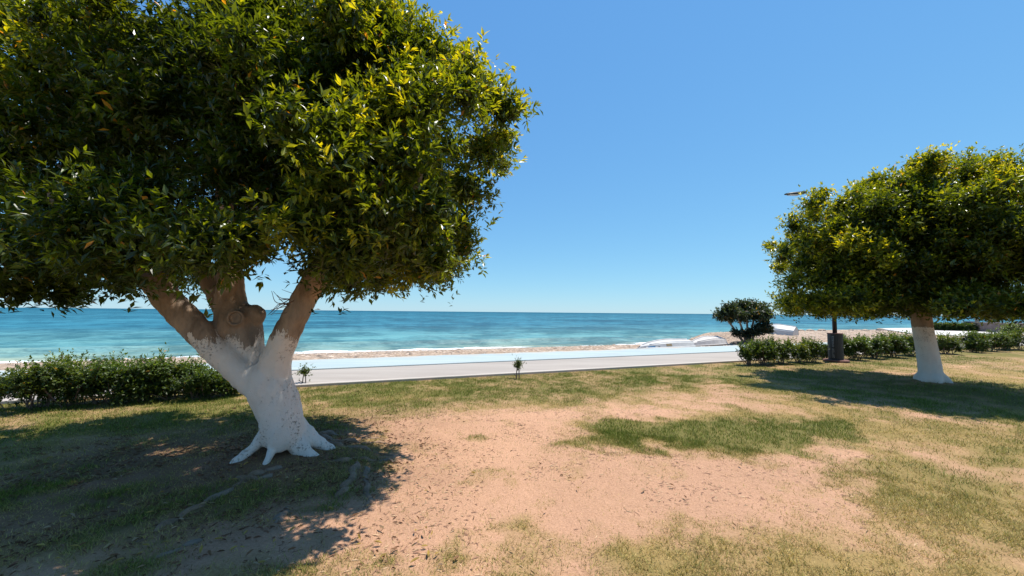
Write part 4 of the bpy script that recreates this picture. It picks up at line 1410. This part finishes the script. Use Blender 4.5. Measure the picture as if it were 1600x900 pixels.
# ------------------------------------------------------------------ far right: clipped hedge, stone wall, slim tree, parasol
def far_right():
    z = .1
    # clipped hedge block
    a0 = np.array(ground(1466, 517, z)); a1 = np.array(ground(1522, 518.5, z))
    root = empty('clipped_hedge', (*((a0 + a1) / 2), z), 'long low clipped hedge on the white promenade left of the stone wall', 'hedge')
    rg = np.random.default_rng(71)
    lobes = []
    for t in np.linspace(.03, .97, 14):
        p_ = a0 + (a1 - a0) * t
        for dv in (0, .7):
            lobes.append((p_[0] - .1 * dv, p_[1] + dv, z + .42, .46))
            lobes.append((p_[0] - .1 * dv, p_[1] + dv, z + .16, .40))
    pal = (np.array([.025, .05, .015]), np.array([.06, .10, .02]), np.array([.14, .17, .03]))
    base, d, up, L, W, c, *_ = crown_leaves(lobes, 1900, 6, (.13, .19), rg, z, .12, .3, pal, lambda t: .9 * sstep(.5, .9, t[:, 2]), asp=.6)
    link('foliage', leaves_mesh('foliage', base, d, up, L, W, c, False), M['shrub_leaf'], root, kind='stuff')
    # stone wall with coping and piers
    w0 = np.array(ground(1517, 518, z)); w1 = np.array(ground(1640, 523.5, z))
    root = empty('stone_wall', (*((w0 + w1) / 2), z), 'low dark reddish stone wall at the right end of the promenade', 'wall')
    dr = (w1 - w0) / np.linalg.norm(w1 - w0); pr = np.array([-dr[1], dr[0]])
    if pr[1] < 0: pr = -pr

    def block(name, s0, s1, d0, d1, z0, z1, m_):
        V = []
        for zz in (z0, z1):
            for s, dd in ((s0, d0), (s1, d0), (s1, d1), (s0, d1)):
                q_ = w0 + dr * s + pr * dd
                V.append((q_[0], q_[1], zz))
        F = [(0, 1, 2, 3)[::-1], (4, 5, 6, 7), (0, 1, 5, 4), (1, 2, 6, 5), (2, 3, 7, 6), (3, 0, 4, 7)]
        link(name, pymesh(name, V, F), m_, root)
    Lw = np.linalg.norm(w1 - w0)
    block('wall_body', .5, Lw, .06, .4, z - .3, z + .86, M['stone_wall'])
    block('coping', .45, Lw + .05, 0, .46, z + .863, z + .95, M['coping'])
    block('pier', -.1, .44, 0, .5, z - .3, z + 1.0, M['stone_wall'])
    for s in np.arange(3.2, Lw, 3.2):
        block('pilaster', s, s + .3, .0, .05, z - .3, z + .858, M['coping'])
    # slim tree behind the wall
    q_ = at(1526.5, 517, w0[1] + 1.2); q_[2] = z
    root = empty('slim_tree', tuple(q_), 'slim bare trunked tree behind the left end of the stone wall', 'tree')
    C = curve_pts([q_ - np.array([0, 0, .3]), q_ + np.array([.05, 0, 1.2]), q_ + np.array([-.05, 0, 2.6]), q_ + np.array([.1, 0, 3.8])], 6)
    v, f = tube(C, np.linspace(.16, .09, len(C)), 10)
    link('trunk', pymesh('trunk', v, f, True), M['bark'], root)
    lobes = [(*(q_ + np.array([dx, dy, dz])), r) for dx, dy, dz, r in [(0, 0, 4.2, .9), (.8, .2, 4.0, .7), (-.8, 0, 3.9, .7), (.1, -.6, 3.7, .6), (-.35, -.1, 2.1, .2)]]
    base, d, up, L, W, c, *_ = crown_leaves(lobes, 500, 6, (.18, .28), rg, 0, .3, .4, PAL, None, asp=.45)
    link('crown', leaves_mesh('crown', base, d, up, L, W, c, False), M['shrub_leaf'], root, kind='stuff')
    # dark rounded bush behind the wall
    q_ = at(1552.5, 505, w0[1] + 2.5)
    root = empty('dark_bush', (q_[0], q_[1], z), 'small dark domed bush rising behind the stone wall', 'bush')
    lobes = [(q_[0] + dx, q_[1], dz, r) for dx, dz, r in [(0, q_[2] - .05, .48), (-.35, q_[2] - .2, .35), (.35, q_[2] - .2, .35), (0, .6, .6)]]
    base, d, up, L, W, c, *_ = crown_leaves(lobes, 420, 6, (.12, .18), rg, z, .12, .3, (PAL[0] * .6, PAL[0], PAL[1]), None, asp=.6)
    link('foliage', leaves_mesh('foliage', base, d, up, L, W, c, False), M['shrub_leaf'], root, kind='stuff')
    C = [(q_[0], q_[1], z - .2), (q_[0] + .05, q_[1], z + .5), (q_[0], q_[1], z + 1.0)]
    v, f = tube(C, [.06, .05, .03], 6)
    link('stem', pymesh('stem', v, f), M['stem'], root)
    for k, px in enumerate((1588, 1595)):
        q_ = at(px, 505, w0[1] + 2.0)
        v, f = tube([(q_[0], q_[1], z - .2), (q_[0], q_[1], q_[2] + .2), (q_[0], q_[1], q_[2] + .22)], [.09, .09, .05], 10)
        link('bollard', pymesh('bollard', v, f), M['lamp_grey'], label='thin dark post behind the stone wall, %s of two' % ('left', 'right')[k], cat='post', group='posts behind the wall')


far_right()


# ------------------------------------------------------------------ grass blades
def build_grass():
    sets = []

    def scatter(n, dmin, dmax, hmin, hmax, wid):
        # uniform on the visible wedge between two distances
        r = np.sqrt(rng.uniform(dmin ** 2, dmax ** 2, n)); a = rng.uniform(R(-56), R(56), n)
        x, y = r * np.sin(a), r * np.cos(a)
        u, v = xy2uv(x, y)
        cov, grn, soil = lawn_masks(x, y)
        cl = fbm(x * 7, y * 7, 301, 2)
        keep = (v < 9.08) & (rng.random(n) < np.clip(cov * np.clip(-.35 + 2.6 * cl, .05, 2), 0, 1))
        sets.append((x[keep], y[keep], cov[keep], grn[keep], np.full(keep.sum(), wid), rng.uniform(hmin, hmax, keep.sum())))
    scatter(440000, 1.6, 5.5, .016, .052, .0048)
    scatter(330000, 5.5, 11, .018, .045, .0065)
    scatter(200000, 11, 24, .02, .05, .011)
    x, y, cov, grn, wid, h = (np.concatenate([s[i] for s in sets]) for i in range(6))
    n = len(x)
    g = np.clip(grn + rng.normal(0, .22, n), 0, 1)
    h = h * (.7 + .5 * cov) * (.75 + .45 * g)
    z = lawn_z(x, y)
    th = rng.uniform(0, 2 * math.pi, n)
    lean = rng.uniform(.15, 1.0, n) + (1 - g) * rng.uniform(0, 1.4, n)
    dx, dy = np.cos(th), np.sin(th)
    a2 = rng.uniform(0, 2 * math.pi, n)
    sx, sy = np.cos(a2) * wid, np.sin(a2) * wid
    horiz = h * np.sin(np.minimum(lean, 1.45)); vert = h * np.cos(np.minimum(lean, 1.45))
    b0 = np.stack([x - sx * .5, y - sy * .5, z - .003], -1); b1 = np.stack([x + sx * .5, y + sy * .5, z - .003], -1)
    tp = np.stack([x + dx * horiz * 1.1, y + dy * horiz * 1.1, z + vert + .003], -1)
    V = np.stack([b0, b1, tp], 1).reshape(-1, 3)
    F = np.arange(n * 3).reshape(-1, 3)
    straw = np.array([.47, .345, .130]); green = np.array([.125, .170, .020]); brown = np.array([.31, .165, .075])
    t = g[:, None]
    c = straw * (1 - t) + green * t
    br = (rng.random(n) < .16)[:, None] * (1 - t) * sstep(.35, .7, fbm(x * .9, y * .9, 311))[:, None]
    c = c * (1 - br) + brown * br
    c = c * rng.uniform(.45, 1.6, (n, 1))
    link('grass', raw_mesh('grass', V, F, 3, np.repeat(c, 3, 0)), M['grass'], kind='stuff', label='short green and straw coloured grass blades')


build_grass()


# ------------------------------------------------------------------ leaf litter and fallen leaves
CURL_T = np.array([(0, 0, 0), (.35, .4, .22), (.35, -.4, .20), (.72, .30, .26), (.72, -.30, .22), (1, 0, .12), (.5, 0, .02)], float)


def litter_mesh(name, P, th, L, W, C, tilt):
    n = len(P)
    d = np.stack([np.cos(th) * np.cos(tilt), np.sin(th) * np.cos(tilt), np.sin(tilt)], -1)
    up = norm(np.stack([rng.normal(0, .35, n), rng.normal(0, .35, n), np.ones(n)], -1))
    d, s, nn = leaf_frames(d, up)
    V = (P[:, None] + d[:, None] * CURL_T[None, :, 0:1] * L[:, None, None] + s[:, None] * CURL_T[None, :, 1:2] * W[:, None, None] + nn[:, None] * CURL_T[None, :, 2:3] * L[:, None, None])
    F = LEAF_F[None] + (np.arange(n) * 7)[:, None, None]
    return raw_mesh(name, V.reshape(-1, 3), F.reshape(-1, 3), 3, np.repeat(C[:, None], 7, 1).reshape(-1, 3))


def build_litter():
    n = 90000
    r = np.sqrt(rng.uniform(1.7 ** 2, 10 ** 2, n)); a = rng.uniform(R(-56), R(56), n)
    x, y = r * np.sin(a), r * np.cos(a)
    d = np.hypot((x + 3.2) * .72, y - 3.8)
    cl = fbm(x * 2.5, y * 2.5, 401)
    pr = 1.0 * np.exp(-(d / 1.6) ** 2) + .004 * sstep(6, 2, d) + .0005
    pr = pr * (1 - .85 * sstep(-1.7, -.8, x + .8 * (fbm(x * .9, y * .9, 403) - .5)))
    keep = (rng.random(n) < pr * sstep(.34, .66, cl) * 1.6) & (xy2uv(x, y)[1] < 9)
    x, y = x[keep], y[keep]; n = len(x)
    P = np.stack([x, y, lawn_z(x, y) + .004], -1)
    kind = rng.random(n)[:, None]
    C = np.where(kind < .55, np.array([.19, .095, .055]), np.where(kind < .85, np.array([.24, .13, .075]), np.array([.36, .25, .13]))) * rng.uniform(.6, 1.3, (n, 1))
    L = .012 + .045 * rng.random(n) ** 1.6
    link('leaf_litter', litter_mesh('leaf_litter', P, rng.uniform(0, 6.28, n), L, L * rng.uniform(.10, .26, n), C, rng.uniform(-.05, .25, n)), M['litter'], kind='stuff',
         label='dry brown leaf litter on the soil round the big tree')
    # thin dry stalks lying on the bare soil
    n = 30000
    r = np.sqrt(rng.uniform(1.8 ** 2, 9 ** 2, n)); a = rng.uniform(R(-56), R(56), n)
    x, y = r * np.sin(a), r * np.cos(a)
    cov, grn, soil = lawn_masks(x, y)
    keep = (rng.random(n) < np.clip(soil, 0, 1) * sstep(.34, .62, fbm(x * 2, y * 2, 411)) * 1.1)
    x, y = x[keep], y[keep]; n = len(x)
    th = rng.uniform(0, 6.28, n); L = rng.uniform(.012, .065, n); w = rng.uniform(.0015, .0035, n)
    z = lawn_z(x, y) + .002
    dx, dy = np.cos(th), np.sin(th)
    V = np.stack([np.stack([x - dy * w, y + dx * w, z], -1), np.stack([x + dy * w, y - dx * w, z], -1),
                  np.stack([x + dx * L * .5, y + dy * L * .5 + .01, z + .004], -1), np.stack([x + dx * L, y + dy * L, z + rng.uniform(0, .005, n)], -1)], 1)
    F = np.array([(0, 1, 2), (1, 3, 2)])[None] + (np.arange(n) * 4)[:, None, None]
    C = np.where(rng.random((n, 1)) < .6, np.array([.27, .145, .09]), np.array([.50, .33, .19])) * rng.uniform(.7, 1.2, (n, 1))
    link('dry_stalks', raw_mesh('dry_stalks', V.reshape(-1, 3), F.reshape(-1, 3), 3, np.repeat(C[:, None], 4, 1).reshape(-1, 3)), M['litter'], kind='stuff',
         label='thin dry stalks lying on the bare soil')
    # single fallen leaves one can pick out
    rg = np.random.default_rng(55)
    cols = {'yellow': (.42, .28, .07), 'brown': (.24, .12, .055), 'tan': (.42, .28, .16)}
    labs = {'yellow': 'fallen yellow leaf on the ground near the big tree', 'brown': 'fallen curled brown leaf on the ground near the big tree',
            'tan': 'fallen pale tan leaf on the ground near the big tree'}
    meshes = {}
    for k, cc in cols.items():
        meshes[k] = raw_mesh('fallen_leaf', CURL_T * np.array([1, 1, .8]), LEAF_F, 3)
        meshes[k].materials.append(leaf_material('fallen_' + k, .6, .12, (1, 1, .8), .25, cc))
    for i in range(150):
        px = rg.uniform(60, 700); py = 680 + 215 * rg.random() ** .7
        if rg.random() < .05: px = rg.uniform(700, 1200)
        x, y = ground(px, py)
        k = rg.choice(['yellow', 'brown', 'tan'], p=[.42, .33, .25])
        L = rg.uniform(.035, .065); W = L * rg.uniform(.32, .45)
        o = link('fallen_leaf', meshes[k], None, label=labs[k], cat='leaf', group='fallen %s leaves' % k, loc=(x, y, lz(x, y) + .022))
        o.rotation_euler = (rg.normal() * .15, rg.normal() * .15, rg.uniform(0, 6.28))
        o.scale = (L, W, L)


build_litter()
